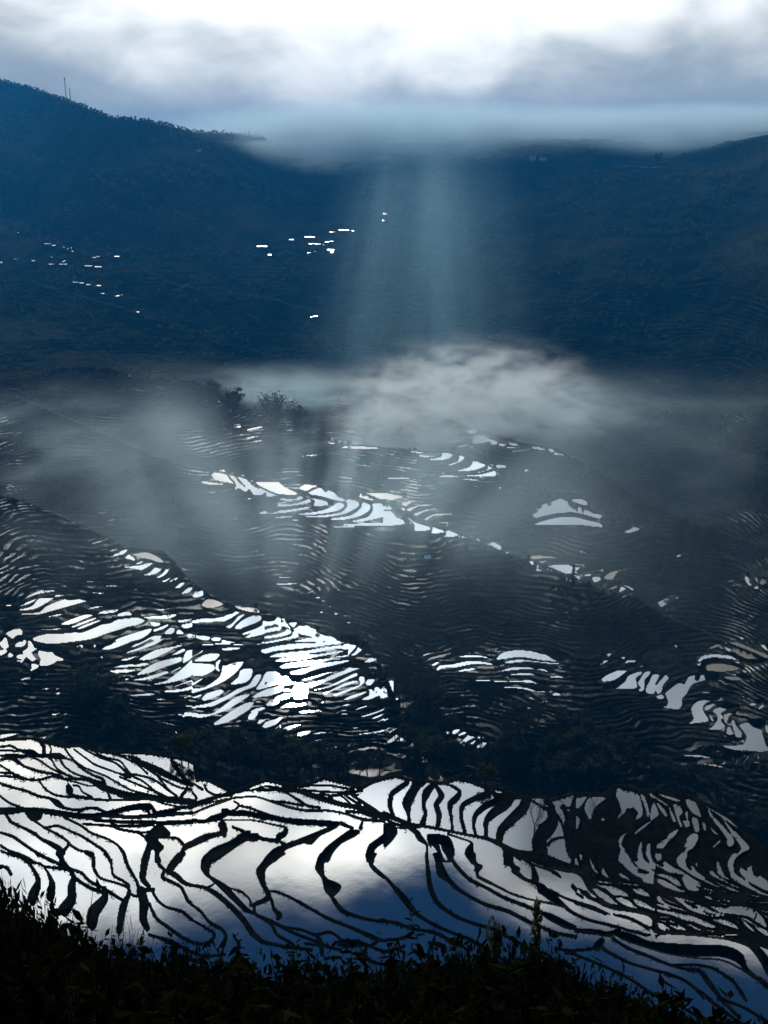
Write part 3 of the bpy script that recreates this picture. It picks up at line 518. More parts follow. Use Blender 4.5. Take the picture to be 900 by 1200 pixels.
P 275,103 320,98 350,110 350,130 300,118;370,130 400,140;495,215 500,200 535,208;525,250 560,238 555,225 620,230 580,250 540,260;505,290 515,284 525,290;305,340 380,352 375,357 320,348;765,365 775,350 795,362 775,372
P 45,435 70,408 100,420 150,437;78,395 100,385 102,408 90,406;107,418 120,395 200,383 160,392 130,408 120,425;140,428 180,410 260,407 290,418 320,420 300,440 310,450 260,450 200,440
P 240,453 260,462 250,490;290,454 318,462 318,480 300,485;322,450 370,450 370,460 330,458;375,467 410,462 415,480 385,490;490,488 520,495 570,520 570,530 530,508;460,552 500,535 510,510 535,520 500,540
M 430,540 440,520 500,505 480,520;490,562 530,550 575,535 550,555;40,378 100,365 220,368 200,376 100,380;295,405 340,408 325,418;335,446 430,430 420,440;430,470 460,440 620,415 500,440 470,478;680,600 690,575 720,555 775,548 780,560 740,585
T 675 600
P 380,425 400,400 430,395 450,400 475,388 480,405 430,430 400,445;405,462 440,447 490,442 430,460;430,490 450,486;790,315 805,285 815,300 815,330 830,345 810,345;835,360 840,348 900,352 900,360;885,405 900,402
M 705,330 760,315;735,348 790,332 798,345;860,338 872,312 890,312 895,328 880,340
T 450 735
P 220,180 240,165 260,160 245,178;245,205 260,180 330,170 400,158 450,160 545,175 530,180 430,172 340,188 280,192;345,207 380,195 440,192 400,205;345,140 400,130 460,133 515,145 510,150 440,140
P 525,150 560,118 630,107 720,115 830,118 840,155 760,158 640,140 560,150;560,170 580,158 640,152 740,162 830,170 800,175 680,162 600,168;545,208 590,190 640,187 740,192 800,207 770,210 700,197 620,200
P 580,225 640,215 700,218 760,232 700,225;770,235 830,225 860,232 820,238;820,190 870,188;866,230 900,230 900,238;415,250 450,247 600,253 680,247 740,260 820,262 760,272 680,260 540,256
P 540,285 580,280 660,282 720,295 780,295 760,303 700,302 640,288;785,318 800,308 835,303 825,320;745,350 780,342 785,348;595,305 630,310;670,378 730,382 730,388;535,307 560,312;680,330 705,335
P 150,140 180,130 240,110 200,130;0,270 30,248 45,255 40,300 70,335 65,348 50,335 30,310 0,300;0,315 30,320 0,332;0,350 45,335 40,345 0,358;0,375 60,354 40,367 0,380;0,435 75,395 78,405 30,425 0,442
M 190,155 250,130 320,120 250,145;480,110 540,93 520,108
P 0,475 45,445 50,455 20,478 0,482;15,500 70,458 75,465 30,495;15,535 40,515 75,480 80,490 50,530 20,545;0,515 12,510;75,520 95,508 90,530 75,535
P 285,485 305,482 310,505 300,505;315,500 330,480 355,473 355,485 330,502;345,510 370,490 395,483 380,500;305,540 320,512 340,510 320,530 345,560 325,560;345,550 380,520 400,500 445,498 430,515 390,535 370,560
P 400,550 430,530 415,548;440,552 465,535 488,533 460,570 435,565;260,590 275,590 272,600 258,600;440,520 460,512
T 675 735
P 120,230 145,212 200,203 240,203 215,225 180,248 125,255;120,288 190,270 230,230 300,208 312,215 282,240 284,285 200,288;290,262 303,240 320,212 350,208 340,230 320,250 322,280 315,300 290,298 302,285
P 328,305 338,250 365,218 392,225 375,260 368,310;373,278 400,245 420,222 435,240 410,270 400,305 380,312;375,325 400,315 415,325 410,335 385,335
P 400,375 425,370 430,345 418,310 440,290 480,262 510,265 530,230 600,217 660,225 665,248 600,250 545,270 520,310 495,340 500,360 480,385
P 530,452 550,430 540,380 570,345 610,340 690,333 620,350 592,375 605,405 622,440 560,450;600,388 608,370 655,358 620,388;625,480 640,465 665,430 655,408 640,390 690,370 780,368 720,380 682,402 682,440 700,465 680,480
P 622,410 636,420 648,438 636,440;690,425 695,408 780,395 730,408 712,430 710,450 700,450;705,500 715,462 730,480 738,502;727,442 742,437 750,460 775,490 778,515 750,515
P 685,555 780,550 797,510 765,460 800,447 885,440 870,470 882,520 900,538 900,580 820,582 740,575;888,460 900,455 900,500 890,490
M 610,180 650,170 720,175 785,190 740,203 680,208 615,203;690,235 740,230 820,238 740,250;710,75 760,72 850,110 900,130 900,145 800,148 720,100;625,95 690,68 670,90 630,102
P 570,155 600,132 660,128 740,135 820,160 900,155 880,165 830,172 740,152 650,142 600,150 580,165;865,85 900,80 900,110 880,100;770,330 800,322 800,335;580,308 680,305;810,360 850,350 880,335 870,350 830,370;850,382 890,350 900,352 870,382
P 120,130 165,125 150,135;105,165 150,155 110,178;175,148 230,142 220,150;190,168 240,155 280,155 275,165;300,183 315,180;445,92 470,85 470,95;565,175 585,170 575,182
T 225 440
P 90,122 130,122 100,128;155,146 185,150;185,152 210,155;245,185 290,178 270,186;290,192 305,198;415,226 440,230;438,244 460,240
M 120,250 230,238 200,248;205,260 330,240 260,258;235,292 310,285 260,294;285,308 330,303 300,312;515,378 620,365 560,378;600,310 660,300 640,312;700,340 760,322 900,340 800,345;720,258 770,258;640,316 700,322
T 0 250
F 205,142 240,143;242,149 268,148;290,161 310,156;312,167 340,161;335,177 360,175;238,205 256,208;415,208 470,202;525,200 562,201;225,238 262,236;275,238 325,236;395,247 440,248 495,253;335,320 368,323;372,326 395,327;402,334 440,332;440,336 480,339;458,377 505,371;525,389 575,382;75,88 108,92;60,212 85,214;148,222 165,222;0,230 12,230;635,462 655,463;290,225 310,223
T 300 230
F 245,222 290,222 350,229;320,216 385,204;385,157 420,158 460,162;340,165 375,167;225,190 290,192;0,235 70,236;155,203 185,204;330,250 368,250;235,262 258,262;268,259 288,258;570,80 640,80;570,112 625,112;255,565 290,562;345,262 365,263;55,275 80,276
T 310 700 5.294
D 10,90 900,90 900,636 300,636 180,520 20,430 0,380 0,170
P 0,118 30,140 60,168 20,178 0,176;35,140 58,124 118,124 130,150 155,180 165,200 130,185 85,175 60,160;0,203 50,187 100,180 107,192 95,205 50,213 0,222
P 0,242 60,232 130,210 135,192 162,205 165,225 110,243 50,252 0,258;0,277 80,262 165,240 175,215 195,205 213,235 205,250 130,266 60,280 0,287
P 165,205 210,180 218,172 270,174 290,190 318,195 322,212 395,240 450,246 455,258 430,270 340,275 250,278 175,276 240,258 300,248 250,236 215,228 195,205;148,160 175,148 208,150 195,170 180,190
P 0,322 80,300 180,288 260,285 340,280 455,266 505,248 510,262 495,282 440,292 360,302 260,315 150,325 60,335 0,350;30,368 80,348 170,338 260,330 360,310 470,296 515,285 540,255 560,242 568,250 545,290 515,322 440,320 330,342 220,355 100,372 45,373
P 62,394 110,376 220,362 330,352 430,338 505,330 470,342 350,366 220,386 100,400 70,400;92,430 130,414 240,398 330,388 440,372 420,385 330,412 250,425 150,440 105,440
P 440,370 520,362 470,372;520,358 565,310 583,262 575,258 540,300 522,318;528,362 570,330 590,275 615,278 622,290 605,325 565,358 530,364
P 155,466 230,445 310,425 400,402 520,390 526,396 440,420 350,440 300,455 230,476 170,476;218,510 280,490 350,465 430,440 520,415 545,418 480,440 400,470 330,495 240,515
P 250,540 300,530 360,510 420,480 500,450 545,420 605,410 595,440 560,452 490,480 420,510 340,540 290,556;285,578 330,568 420,540 500,500 570,468 578,485 530,505 470,530 400,560 320,576
P 362,596 420,570 500,530 570,515 585,520 520,545 440,575 380,600;422,606 470,585 540,560 590,540 585,500 605,484 622,500 618,530 590,555 520,585 450,608;485,634 540,608 600,590 632,582 630,592 580,615 520,636
P 620,402 650,375 672,364 696,380 680,395 640,406;628,532 640,508 680,503 685,515 660,545 635,548;600,634 650,605 645,568 665,572 700,595 718,605 650,634;690,555 705,555 740,590 785,610 720,628 715,600 680,575;725,570 770,520 800,518 800,600 835,634 800,630 785,600 750,590
P 0,560 20,520 60,490 110,478 150,495 130,520 90,540 30,548;95,540 120,520 180,505 210,515 180,535 120,545;0,600 20,575 80,552 118,556 100,585 40,610 0,615
P 180,560 200,535 240,530 270,560 268,600 240,625 190,622 170,600;112,575 150,572 170,580 130,586;60,625 120,600 165,598 160,612 110,628
P 345,92 400,88 420,92;390,112 440,100 490,78 480,98 430,108;320,4 350,3
M 490,115 540,108;505,160 550,150
T 640 980 6.923
D 250,100 600,100 640,220 900,330 900,480 900,831 860,760 700,680 560,640 420,560 300,470 250,400 330,440 300,350 240,290 270,240
P 90,285 120,285 180,330 210,395 190,400 150,360;170,302 230,300 280,330 310,380 350,450 420,500 370,490 320,430 280,370 225,335;220,362 260,370 290,400 310,440 270,420 232,390;270,145 290,150 288,200 276,185;350,170 380,220 430,300 435,315 395,290 365,240
P 455,262 470,265 510,340 480,330 450,305;330,290 400,320 450,340 400,330;415,360 480,365 535,378 500,382 430,372;580,376 650,378 750,392 745,402 650,392;555,325 575,345 600,362 580,355;590,305 610,297 680,345 672,368 640,345 600,325
P 375,428 410,420 500,470 560,530 600,555 520,545 440,500;405,390 480,395 560,410 640,450 670,490 600,480 540,475 500,440;560,500 600,490 660,510 720,560 760,580 700,580 620,550;700,425 760,420 820,450 840,490 780,480 730,460;710,510 780,525 860,575 900,590 900,610 830,590 740,560
P 300,490 380,520 470,570 560,600 680,615 800,640 855,670 860,725 820,725 740,680 640,640 540,625 430,580 350,540;0,290 60,320 120,370 160,420 260,480 330,540 250,520 150,490 60,440 0,410;480,630 600,650 700,690 800,740 860,790 760,760 640,700;720,740 800,760 900,790 900,800 800,785;780,350 900,370 900,392 800,375
P 585,190 610,100 640,110 690,190 760,290 860,300 900,330 900,360 800,350 710,310 640,250;600,30 630,5 610,60 605,100;720,200 780,240 900,290 900,300 820,285 750,245;735,150 770,45 775,40 780,120 800,190 900,255 900,278 820,250 760,210
P 808,140 830,60 848,60 850,150 880,210 900,230 900,250 850,215
T 770 980 6.923
D 0,210 230,250 560,330 900,470 900,831 880,831 400,760 0,640
P 0,222 50,240 110,275 160,300 100,295 40,262 0,245;0,300 90,312 160,345 200,400 150,395 80,345 0,318;0,335 60,350 130,390 200,430 260,448 180,450 80,420 0,370;45,220 70,205 120,240 200,290 270,345 350,390 370,410 310,400 220,320 120,290
P 190,325 230,330 290,385 340,425 330,445 250,435 225,400;160,180 200,130 235,100 260,20 280,0 335,0 300,90 250,120 235,170 240,240 320,300 420,360 520,410 540,420 470,405 380,365 290,320 200,260 170,240
P 150,250 210,280 300,340 380,380 360,385 280,350 200,300;270,235 300,250 320,280 400,340 300,290;310,225 325,205 330,240 318,248;430,285 450,280 510,330 600,380 690,430 600,400 500,350 430,310;485,205 500,205 540,300 590,355 570,350 520,330 490,280
P 575,200 620,170 670,120 690,60 640,0 665,0 750,80 745,110 690,135 640,180 612,230 610,280 650,340 720,370 840,440 900,470 900,485 830,465 720,410 610,350 590,300 575,240;665,270 690,250 710,280 760,350 870,410 900,430 900,445 840,420 740,360 690,320
P 730,265 760,245 772,240 770,290 800,340 900,395 900,410 820,370 760,330;815,325 840,318 900,360 900,375 850,350;460,365 520,380 600,410 680,450 600,440 520,400;370,412 440,430 465,445 420,440 380,425;520,430 590,445 580,455 530,440
P 400,452 440,455 430,462;700,455 800,480 850,490 780,488;380,485 420,485 455,505 440,518 400,500;485,515 510,520 510,532 490,528;540,515 590,525 570,530;505,540 570,548 560,556 510,550;580,500 700,525 900,530 900,542 760,535 640,520
P 100,485 180,495 300,530 300,540 220,520 140,502;0,480 30,490 60,530 150,565 230,600 260,615 180,595 90,570 30,540 0,520;40,500 100,520 190,560 150,550 80,525;155,512 200,515 270,560 350,590 410,630 520,648 440,650 340,625 260,595 210,555
P 300,555 350,555 430,590 500,620 590,645 500,640 400,615 340,580;430,568 560,580 650,600 760,625 800,605 860,660 895,730 880,740 800,690 740,650 640,635 520,620 470,595;570,572 680,568 780,590 770,615 700,612 620,595
P 830,600 900,610 900,622 850,608;870,640 900,650 900,665 880,655;0,585 90,600 180,620 300,650 400,690 480,730 470,745 400,735 310,700 220,680 120,640 0,610;0,540 60,560 120,590 80,588 0,560;450,672 540,675 630,710 660,750 600,735 520,710 470,690
P 615,668 640,670 680,710 660,705;680,678 710,685 770,740 780,755 830,790 770,765 730,735;800,730 830,735 900,780 900,810 850,785 810,755;600,650 720,660 800,710 900,765 900,772 800,725 700,675;230,705 290,720 360,765 300,745;380,750 470,765 465,777 400,765
P 30,700 60,715 110,760 60,740;90,712 130,730 150,745 110,730;170,722 225,750 200,745;0,650 100,655;35,680 80,695;100,685 140,700;510,735 600,750;0,720 40,740 80,765 30,755;520,800 640,795 660,805 560,808
L 800,625,6 800,655,6 785,685,6;0,805,14 100,795,4
P 20,805 100,797 200,810 350,825 250,831 100,831 20,831
T 0 0 1
L 824,1166,2.5 850,1185,2.5 885,1212,2.5 930,1245,2.5;845,1170,2.2 872,1180,2.2 905,1200,2.2 950,1228,2.2;805,1150,2.2 835,1172,2.2;890,1145,2.2 915,1170,2.2 950,1200,2.2;700,1150,2 740,1172,2.2 790,1200,2.2 840,1235,2.2;765,1165,2 800,1180,2 850,1212,2.2 900,1250,2.2;640,1150,2 690,1180,2 740,1215,2
'''
# ------------------------------------------------------------------ terrain
X0, X1, R0, R1 = -120, 1020, 84, 1215      # photo-pixel extent over which the land is surveyed
PXs = np.arange(X0, X1 + 1, dtype=float)
PYs = np.arange(R0, R1 + 1, dtype=float)
NXc, NYr = len(PXs), len(PYs)
TD = np.array([tand(p) for p in PYs])

def vnoise(x, y, seed):
    r = np.random.default_rng(seed)
    T = r.random((256, 256))
    xi, yi = np.floor(x).astype(int), np.floor(y).astype(int)
    fx, fy = x - xi, y - yi
    fx, fy = fx * fx * fx * (fx * (fx * 6 - 15) + 10), fy * fy * fy * (fy * (fy * 6 - 15) + 10)
    a, b = T[yi & 255, xi & 255], T[yi & 255, (xi + 1) & 255]
    c, d = T[(yi + 1) & 255, xi & 255], T[(yi + 1) & 255, (xi + 1) & 255]
    return (a * (1 - fx) + b * fx) * (1 - fy) + (c * (1 - fx) + d * fx) * fy - 0.5

def fbm(x, y, seed, o=4, g=0.5):
    s, amp, tot = 0, 1.0, 0
    for i in range(o):
        s = s + amp * vnoise(x * 2 ** i + 17 * i, y * 2 ** i + 31 * i, seed + i)
        tot += amp
        amp *= g
    return s / tot

def curve(pts):
    p = np.array(pts, float)
    return np.interp(PXs, p[:, 0], p[:, 1])

RIM = curve([(-60, 864), (0, 867.5), (37, 866), (47, 869.5), (75, 876), (95, 874), (112, 881), (132, 881), (175, 883.5), (200, 888), (215, 890), (226, 895), (229, 916), (234, 914), (246, 916),
             (271, 929), (284, 927), (297, 920), (312, 915.5), (330, 919), (345, 921), (362, 919), (380, 913), (405, 919), (423, 925), (437, 917), (450, 913.5), (465, 910.5), (477, 914.5),
             (500, 916), (515, 919), (537, 914), (555, 918), (575, 923), (595, 929), (607, 934), (635, 935), (645, 939), (675, 930), (712, 931), (724, 921), (752, 926), (785, 926), (805, 934),
             (830, 945), (855, 959), (885, 989), (900, 1008), (960, 1070)])
C1 = curve([(-60, 560), (60, 600), (100, 618), (150, 642), (190, 645), (225, 683), (270, 708), (305, 712), (330, 724), (350, 727), (385, 744), (418, 745), (430, 755), (440, 770), (455, 800), (468, 830), (475, 860), (560, 960), (960, 1400)])
C2 = curve([(-60, 430), (180, 535), (230, 548), (300, 563), (400, 570), (450, 588), (500, 612), (540, 627), (590, 648), (620, 655), (700, 690), (745, 700), (780, 722), (960, 800)])
C3 = curve([(-60, 400), (200, 445), (250, 470), (300, 492), (340, 503), (400, 520), (450, 524), (480, 529), (530, 530), (560, 541), (600, 560), (650, 580), (690, 598), (740, 615), (960, 690)])
C4 = curve([(-60, 300), (470, 465), (500, 478), (545, 500), (570, 508), (610, 519), (650, 527), (700, 552), (750, 585), (800, 610), (960, 660)])
C5 = curve([(-60, 440), (0, 430), (100, 425), (200, 434), (300, 448), (400, 452), (500, 440), (600, 450), (750, 470), (960, 470)])
C6 = curve([(-60, 262), (0, 272), (60, 285), (110, 300), (200, 330), (300, 350), (400, 365), (470, 388), (600, 420), (960, 500)])
C7 = curve([(-60, 600), (500, 330), (540, 285), (600, 245), (640, 213), (690, 200), (740, 196), (790, 190), (830, 196), (960, 210)])
C8 = curve([(-60, 400), (740, 205), (780, 190), (810, 178), (850, 167), (900, 157), (960, 140)])
TOP = curve([(-60, 78), (0, 93), (40, 103), (80, 118), (130, 137), (180, 143), (230, 155), (300, 158), (320, 168), (370, 176), (400, 172), (450, 170), (520, 168), (560, 163), (640, 163), (700, 165),
             (760, 168), (800, 160), (850, 157), (900, 154), (960, 140)])

def wob(Cv, a, seed, s=34.0):
    return Cv + a * 2 * fbm(PXs / s, PXs * 0, seed, 4)
C1, C2, C3, C4 = wob(C1, 2.0, 201), wob(C2, 1.5, 202), wob(C3, 2.5, 203), wob(C4, 2.5, 204)
C5, C6, C7, C8 = wob(C5, 14, 205, 90), wob(C6, 9, 206, 60), wob(C7, 5, 207, 60), wob(C8, 3, 208, 60)
gx, gy = np.meshgrid(PXs, PYs)
# ---------------- the survey of paddies (outlines of ponds, bunds and muddy fields)
SS = 2
MW, MH = NXc * SS, NYr * SS
mask = np.zeros((MH, MW), np.uint8)

def to_m(x, y):
    return (x - X0 + 0.5) * SS - 0.5, (y - R0 + 0.5) * SS - 0.5

def fill(pts, val):
    P = np.array([to_m(x, y) for x, y in pts])
    x0, y0 = np.floor(P.min(0)).astype(int) - 1
    x1, y1 = np.ceil(P.max(0)).astype(int) + 2
    x0, y0, x1, y1 = max(x0, 0), max(y0, 0), min(x1, MW), min(y1, MH)
    if x1 <= x0 or y1 <= y0:
        return
    xs, ys = np.arange(x0, x1), np.arange(y0, y1)
    ins = np.zeros((len(ys), len(xs)), bool)
    n = len(P)
    for i in range(n):
        ax, ay = P[i]
        bx, by = P[(i + 1) % n]
        if ay == by:
            continue
        c = (ay > ys) != (by > ys)
        t = (ys - ay) / (by - ay)
        xc = ax + t * (bx - ax)
        ins ^= c[:, None] & (xs[None, :] < xc[:, None])
    mask[y0:y1, x0:x1][ins] = val

def cr(P, closed):
    """Catmull-Rom through the points, so that outlines bend like real banks"""
    P = np.array(P, float)
    n = len(P)
    out = []
    rng = range(n) if closed else range(n - 1)
    for i in rng:
        p0 = P[(i - 1) % n] if closed or i > 0 else P[0]
        p1, p2 = P[i], P[(i + 1) % n]
        p3 = P[(i + 2) % n] if closed or i + 2 < n else P[-1]
        L = math.hypot(*(p2 - p1)[:2])
        k = max(2, min(12, int(L / 2)))
        for j in range(k):
            t = j / k
            # centripetal-ish: damp tangents so sharp corners stay
            m1, m2 = (p2 - p0) * 0.38, (p3 - p1) * 0.38
            l1, l2 = math.hypot(*m1[:2]), math.hypot(*m2[:2])
            if l1 > L: m1 = m1 * (L / l1)
            if l2 > L: m2 = m2 * (L / l2)
            out.append((2 * t**3 - 3 * t**2 + 1) * p1 + (t**3 - 2 * t**2 + t) * m1 + (-2 * t**3 + 3 * t**2) * p2 + (t**3 - t**2) * m2)
    if not closed:
        out.append(P[-1])
    return out

def stroke(pts, val, seed=0):
    P = cr(pts, False)
    r = np.random.default_rng(seed)
    for a, b in zip(P[:-1], P[1:]):
        ax, ay = to_m(a[0], a[1]); bx, by = to_m(b[0], b[1])
        wa, wb = a[2] * SS / 2, b[2] * SS / 2
        w = max(wa, wb) + 1
        x0, x1 = max(int(min(ax, bx) - w), 0), min(int(max(ax, bx) + w) + 2, MW)
        y0, y1 = max(int(min(ay, by) - w), 0), min(int(max(ay, by) + w) + 2, MH)
        if x1 <= x0 or y1 <= y0:
            continue
        X, Y = np.meshgrid(np.arange(x0, x1), np.arange(y0, y1))
        dx, dy = bx - ax, by - ay
        t = np.clip(((X - ax) * dx + (Y - ay) * dy) / (dx * dx + dy * dy + 1e-9), 0, 1)
        d = np.hypot(X - ax - t * dx, Y - ay - t * dy)
        mask[y0:y1, x0:x1][d <= wa + t * (wb - wa)] = val

def survey():
    ox = oy = 0
    k = 0
    for ln in TRACE.strip().split('\n'):
        op, rest = ln[0], ln[2:]
        if op == 'B':
            pts = [(x, y + 1.0) for x, y in zip(PXs[::2], RIM[::2])]
            fill(pts + [(X1 + 5, R1 + 5), (X0 - 5, R1 + 5)], 1)
        elif op == 'T':
            v_ = list(map(float, rest.split()))
            ox, oy = v_[0], v_[1]
            kz = 1.0 / (v_[2] if len(v_) > 2 else 4.0)
        else:
            for item in rest.split(';'):
                k += 1
                pts = [tuple(map(float, q.split(','))) for q in item.split()]
                w = 1.25 if oy > 850 else 1.0
                if op == 'L':
                    stroke([(ox + p[0] * kz, oy + p[1] * kz, max(p[2] * kz * 1.05, 1.55)) for p in pts], 0, k)
                elif op == 'F' or len(pts) < 4:
                    wd = 1.4 if op == 'F' else 1.5
                    q = [(ox + p[0] * kz, oy + p[1] * kz) for p in pts]
                    n = len(q)
                    q = [(x, y, wd * (0.75 if i in (0, n - 1) else 1.0)) for i, (x, y) in enumerate(q)]
                    if n == 2:
                        q = [q[0], ((q[0][0] + q[1][0]) / 2, (q[0][1] + q[1][1]) / 2, wd * 1.15), q[1]]
                    stroke(q, {'M': 2, 'P': 1, 'F': 3}[op])
                else:
                    q = cr([(ox + p[0] * kz, oy + p[1] * kz) for p in pts], True)
                    fill(q, {'P': 1, 'M': 2, 'D': 0}[op])
survey()

def blur(a, s):
    r = int(2.5 * s) + 1
    k = np.exp(-0.5 * (np.arange(-r, r + 1) / s) ** 2)
    k /= k.sum()
    o = np.zeros_like(a)
    for i, w in enumerate(k):
        o += w * np.roll(a, i - r, 0)
    p = np.zeros_like(a)
    for i, w in enumerate(k):
        p += w * np.roll(o, i - r, 1)
    return p

FLOOD = blur((mask[::2, ::2] > 0).astype(np.float32), 9.0)
FK = np.clip(FLOOD * np.interp(PYs, [84, 660, 720, 1290], [6.0, 6.0, 3.2, 3.2])[:, None], 0, 1)
SL = np.interp(PYs, [84, 200, 430, 500, 650, 700, 860, 1010], [22, 17, 13, 13, 14, 17, 19, 19])[:, None] + 7 * fbm(gx / 110, gy / 60, 11, 1)
SL = SL * (1 - 0.9 * FK) + 0.6 * FK
DEL = np.arctan(TD)[:, None]
SR = np.radians(np.clip(SL, 1.5, 34))
rate = np.cos(SR) / (F * np.cos(DEL) * np.sin(np.maximum(SR + DEL, 0.14)))
rate = np.clip(rate, 0.0006, 0.0048)
rate = rate * (1 + np.where(gy < 430, 1.3, 0.35) * (1 - 0.95 * FK) * fbm(gx / 130, gy / 44, 21, 1))

def shelf(Cv, J, w=0.8, win=None):
    t = np.clip((Cv[None, :] - 1.0 - gy) / (2.2 * w) + 0.5, 0, 1)
    wx = np.interp(PXs, *zip(*win)) if win else np.ones(NXc)
    return J * t * t * (3 - 2 * t) * wx[None, :]

i1010 = int(1010 - R0)
cum = np.cumsum(rate[::-1], axis=0)[::-1]
LY = cum - cum[i1010][None, :]
def blur_x(a, s):
    r_ = int(2.5 * s) + 1
    k_ = np.exp(-0.5 * (np.arange(-r_, r_ + 1) / s) ** 2)
    k_ /= k_.sum()
    pad = np.pad(a, ((0, 0), (r_, r_)), mode='edge')
    o_ = np.zeros_like(a)
    for i_, w_ in enumerate(k_):
        o_ += w_ * pad[:, i_:i_ + a.shape[1]]
    return o_
# slopes run on evenly sideways; only the crests break them
LY = math.log(352.0) + blur_x(LY, 30)
LY = LY + shelf(C1, 0.11) + shelf(C2, 0.07) + shelf(C3, 0.08) + shelf(C4, 0.05) + shelf(C5, 0.16, 9)
LY = LY + shelf(C6, 0.06, 0.9, [(-60, 1), (300, 1), (560, 0)]) + shelf(C7, 0.10, 0.8, [(440, 0), (700, 1), (800, 1), (960, 0)]) + shelf(C8, 0.10, 0.8, [(700, 0), (900, 1), (960, 1)])
LY = LY + np.where(gy > 430, 0.012, 0.03) * (1 - 0.9 * FK) * fbm(gx / 75, gy / 44, 25, 3)
# the near spur: an almost level shelf that falls to the right in many small steps
DN = 132.0 + 3.0 * (gx / 900) + 2.0 * np.clip((1150 - gy) / 250, 0, 1.2) + 0.6 * fbm(gx / 110, gy / 45, 31, 3)
with np.errstate(divide='ignore', invalid='ignore'):
    LN = np.log(DN / np.maximum(TD, 0.2)[:, None])
RIMN = RIM.copy()
for _k in range(1, 5):
    RIMN = np.minimum(RIMN, np.minimum(np.roll(RIM, _k), np.roll(RIM, -_k)))
near = gy > RIMN[None, :] - 1.5
LY0 = np.where(near, LN, np.maximum(LY, LN + 0.25))
# zones of the land, for the objects
ZONE = np.full((NYr, NXc), 6, np.int8)
ZONE[gy > C5[None, :]] = 5
ZONE[(gy > C4[None, :]) & (gy > C5[None, :]) & (gx > 480) & (gx < 1100)] = 4
ZONE[(gy > C3[None, :]) & (gx > 180) & (gx < 1100)] = 3
ZONE[(gy > C2[None, :])] = 2
ZONE[(gy > C1[None, :])] = 1
ZONE[(gy > 735) & (gx > 475)] = 1
ZONE[near] = 0

c = blur((mask > 0).astype(np.float32), 0.8)
# sample at the survey nodes (average of the sub-pixels round each node)
def node(a):
    return 0.25 * (a[0::2, 0::2] + a[1::2, 0::2] + a[0::2, 1::2] + a[1::2, 1::2])
cn = node(c)
gyc, gxc = np.gradient(cn)
g2 = np.sqrt(gxc ** 2 + gyc ** 2) + 1e-4
sd = np.clip((cn - 0.5) / g2, -2, 2)
vx, vy = gx.copy(), gy.copy()
snap = (np.abs(sd) < 0.55) & (g2 > 0.12)
vx[snap] -= (sd * gxc / g2)[snap]
vy[snap] -= (sd * gyc / g2)[snap]
wet = (cn >= 0.5) | snap
typ_hi = mask.copy()
tmax = np.maximum(np.maximum(typ_hi[0::2, 0::2], typ_hi[1::2, 0::2]), np.maximum(typ_hi[0::2, 1::2], typ_hi[1::2, 1::2]))
T = np.where(wet, tmax, 0)
fillm = wet & (T == 0)
for _ in range(3):
    for s_, ax_ in ((1, 0), (-1, 0), (1, 1), (-1, 1)):
        nb = np.roll(T, s_, ax_)
        T = np.where(fillm & (T == 0), nb, T)
wet = T > 0
# water never joins mud: leave a bund between them
for s_, ax_ in ((1, 0), (1, 1)):
    nb = np.roll(T, s_, ax_)
    cut = (T > 0) & (nb > 0) & (T != nb)
    T = np.where(cut & ~snap, 0, T)
wet = T > 0
# do not let a field lie across a rim of the land
dl = np.abs(LY0 - np.roll(LY0, 1, 0))
wet &= ~((dl > 0.03) & (gy < 1200))
wet[0] = wet[-1] = False
T = np.where(wet, T, 0)

# ---------------- connected fields
def label_fields(T):
    par = [0]
    def find(a):
        while par[a] != a:
            par[a] = par[par[a]]
            a = par[a]
        return a
    lab = np.zeros(T.shape, np.int64)
    prev = []
    for i in range(T.shape[0]):
        row = T[i]
        ch = np.flatnonzero(np.diff(np.concatenate(([0], row.astype(np.int8), [0]))))
        runs = []
        for s0, e0 in zip(ch[:-1], ch[1:]):
            t = row[s0]
            if t:
                par.append(len(par))
                runs.append((s0, e0, t, len(par) - 1))
                lab[i, s0:e0] = len(par) - 1
        j = 0
        for s0, e0, t, l in runs:
            while j < len(prev) and prev[j][1] < s0:
                j += 1
            q = j
            while q < len(prev) and prev[q][0] <= e0:
                if prev[q][2] == t and prev[q][1] >= s0:
                    a_, b_ = find(l), find(prev[q][3])
                    if a_ != b_:
                        par[max(a_, b_)] = min(a_, b_)
                q += 1
        prev = runs
    root = np.array([find(k) for k in range(len(par))])
    return root[lab]
lab = label_fields(T)
ids, inv, cnt = np.unique(np.where(wet, lab, 0), return_inverse=True, return_counts=True)
inv = inv.reshape(lab.shape)
print('fields', len(ids))

# ---------------- heights
D0 = np.exp(LY0) * TD[:, None]
# unflooded slopes are terraced too: stepped dry fields
step = np.interp(PYs, [84, 300, 430, 470, 600, 870, 1290], [9, 8, 6.5, 3.1, 2.4, 2.0, 2.0])[:, None]
flatp = np.interp(PYs, [84, 250, 430, 470, 870], [0.15, 0.22, 0.3, 0.40, 0.46])[:, None]
ph = (D0 + 10.0 * fbm(gx / 85, gy / 42, 41, 5) * step / 2) / step
fr = ph - np.floor(ph)
stp = np.clip((fr - flatp) / (1 - flatp), 0, 1)
DQ = D0 + (np.floor(ph) + stp - ph) * step
keep = np.clip(1.6 * fbm(gx / 50, gy / 26, 51, 3) + 0.75, 0, 1)
keep = np.where(near, 0, keep)
far_ok = np.clip((gy - 285) / 60, 0, 1)
keep = keep * np.where(gy < 430, far_ok, 1)
DQ = D0 + (DQ - D0) * keep
LYf = np.where(TD[:, None] > 0.02, np.log(np.maximum(DQ, 1) / np.maximum(TD[:, None], 0.02)), LY0)
LYf = np.where(np.abs(LYf - LY0) < 0.04, LYf, LY0)
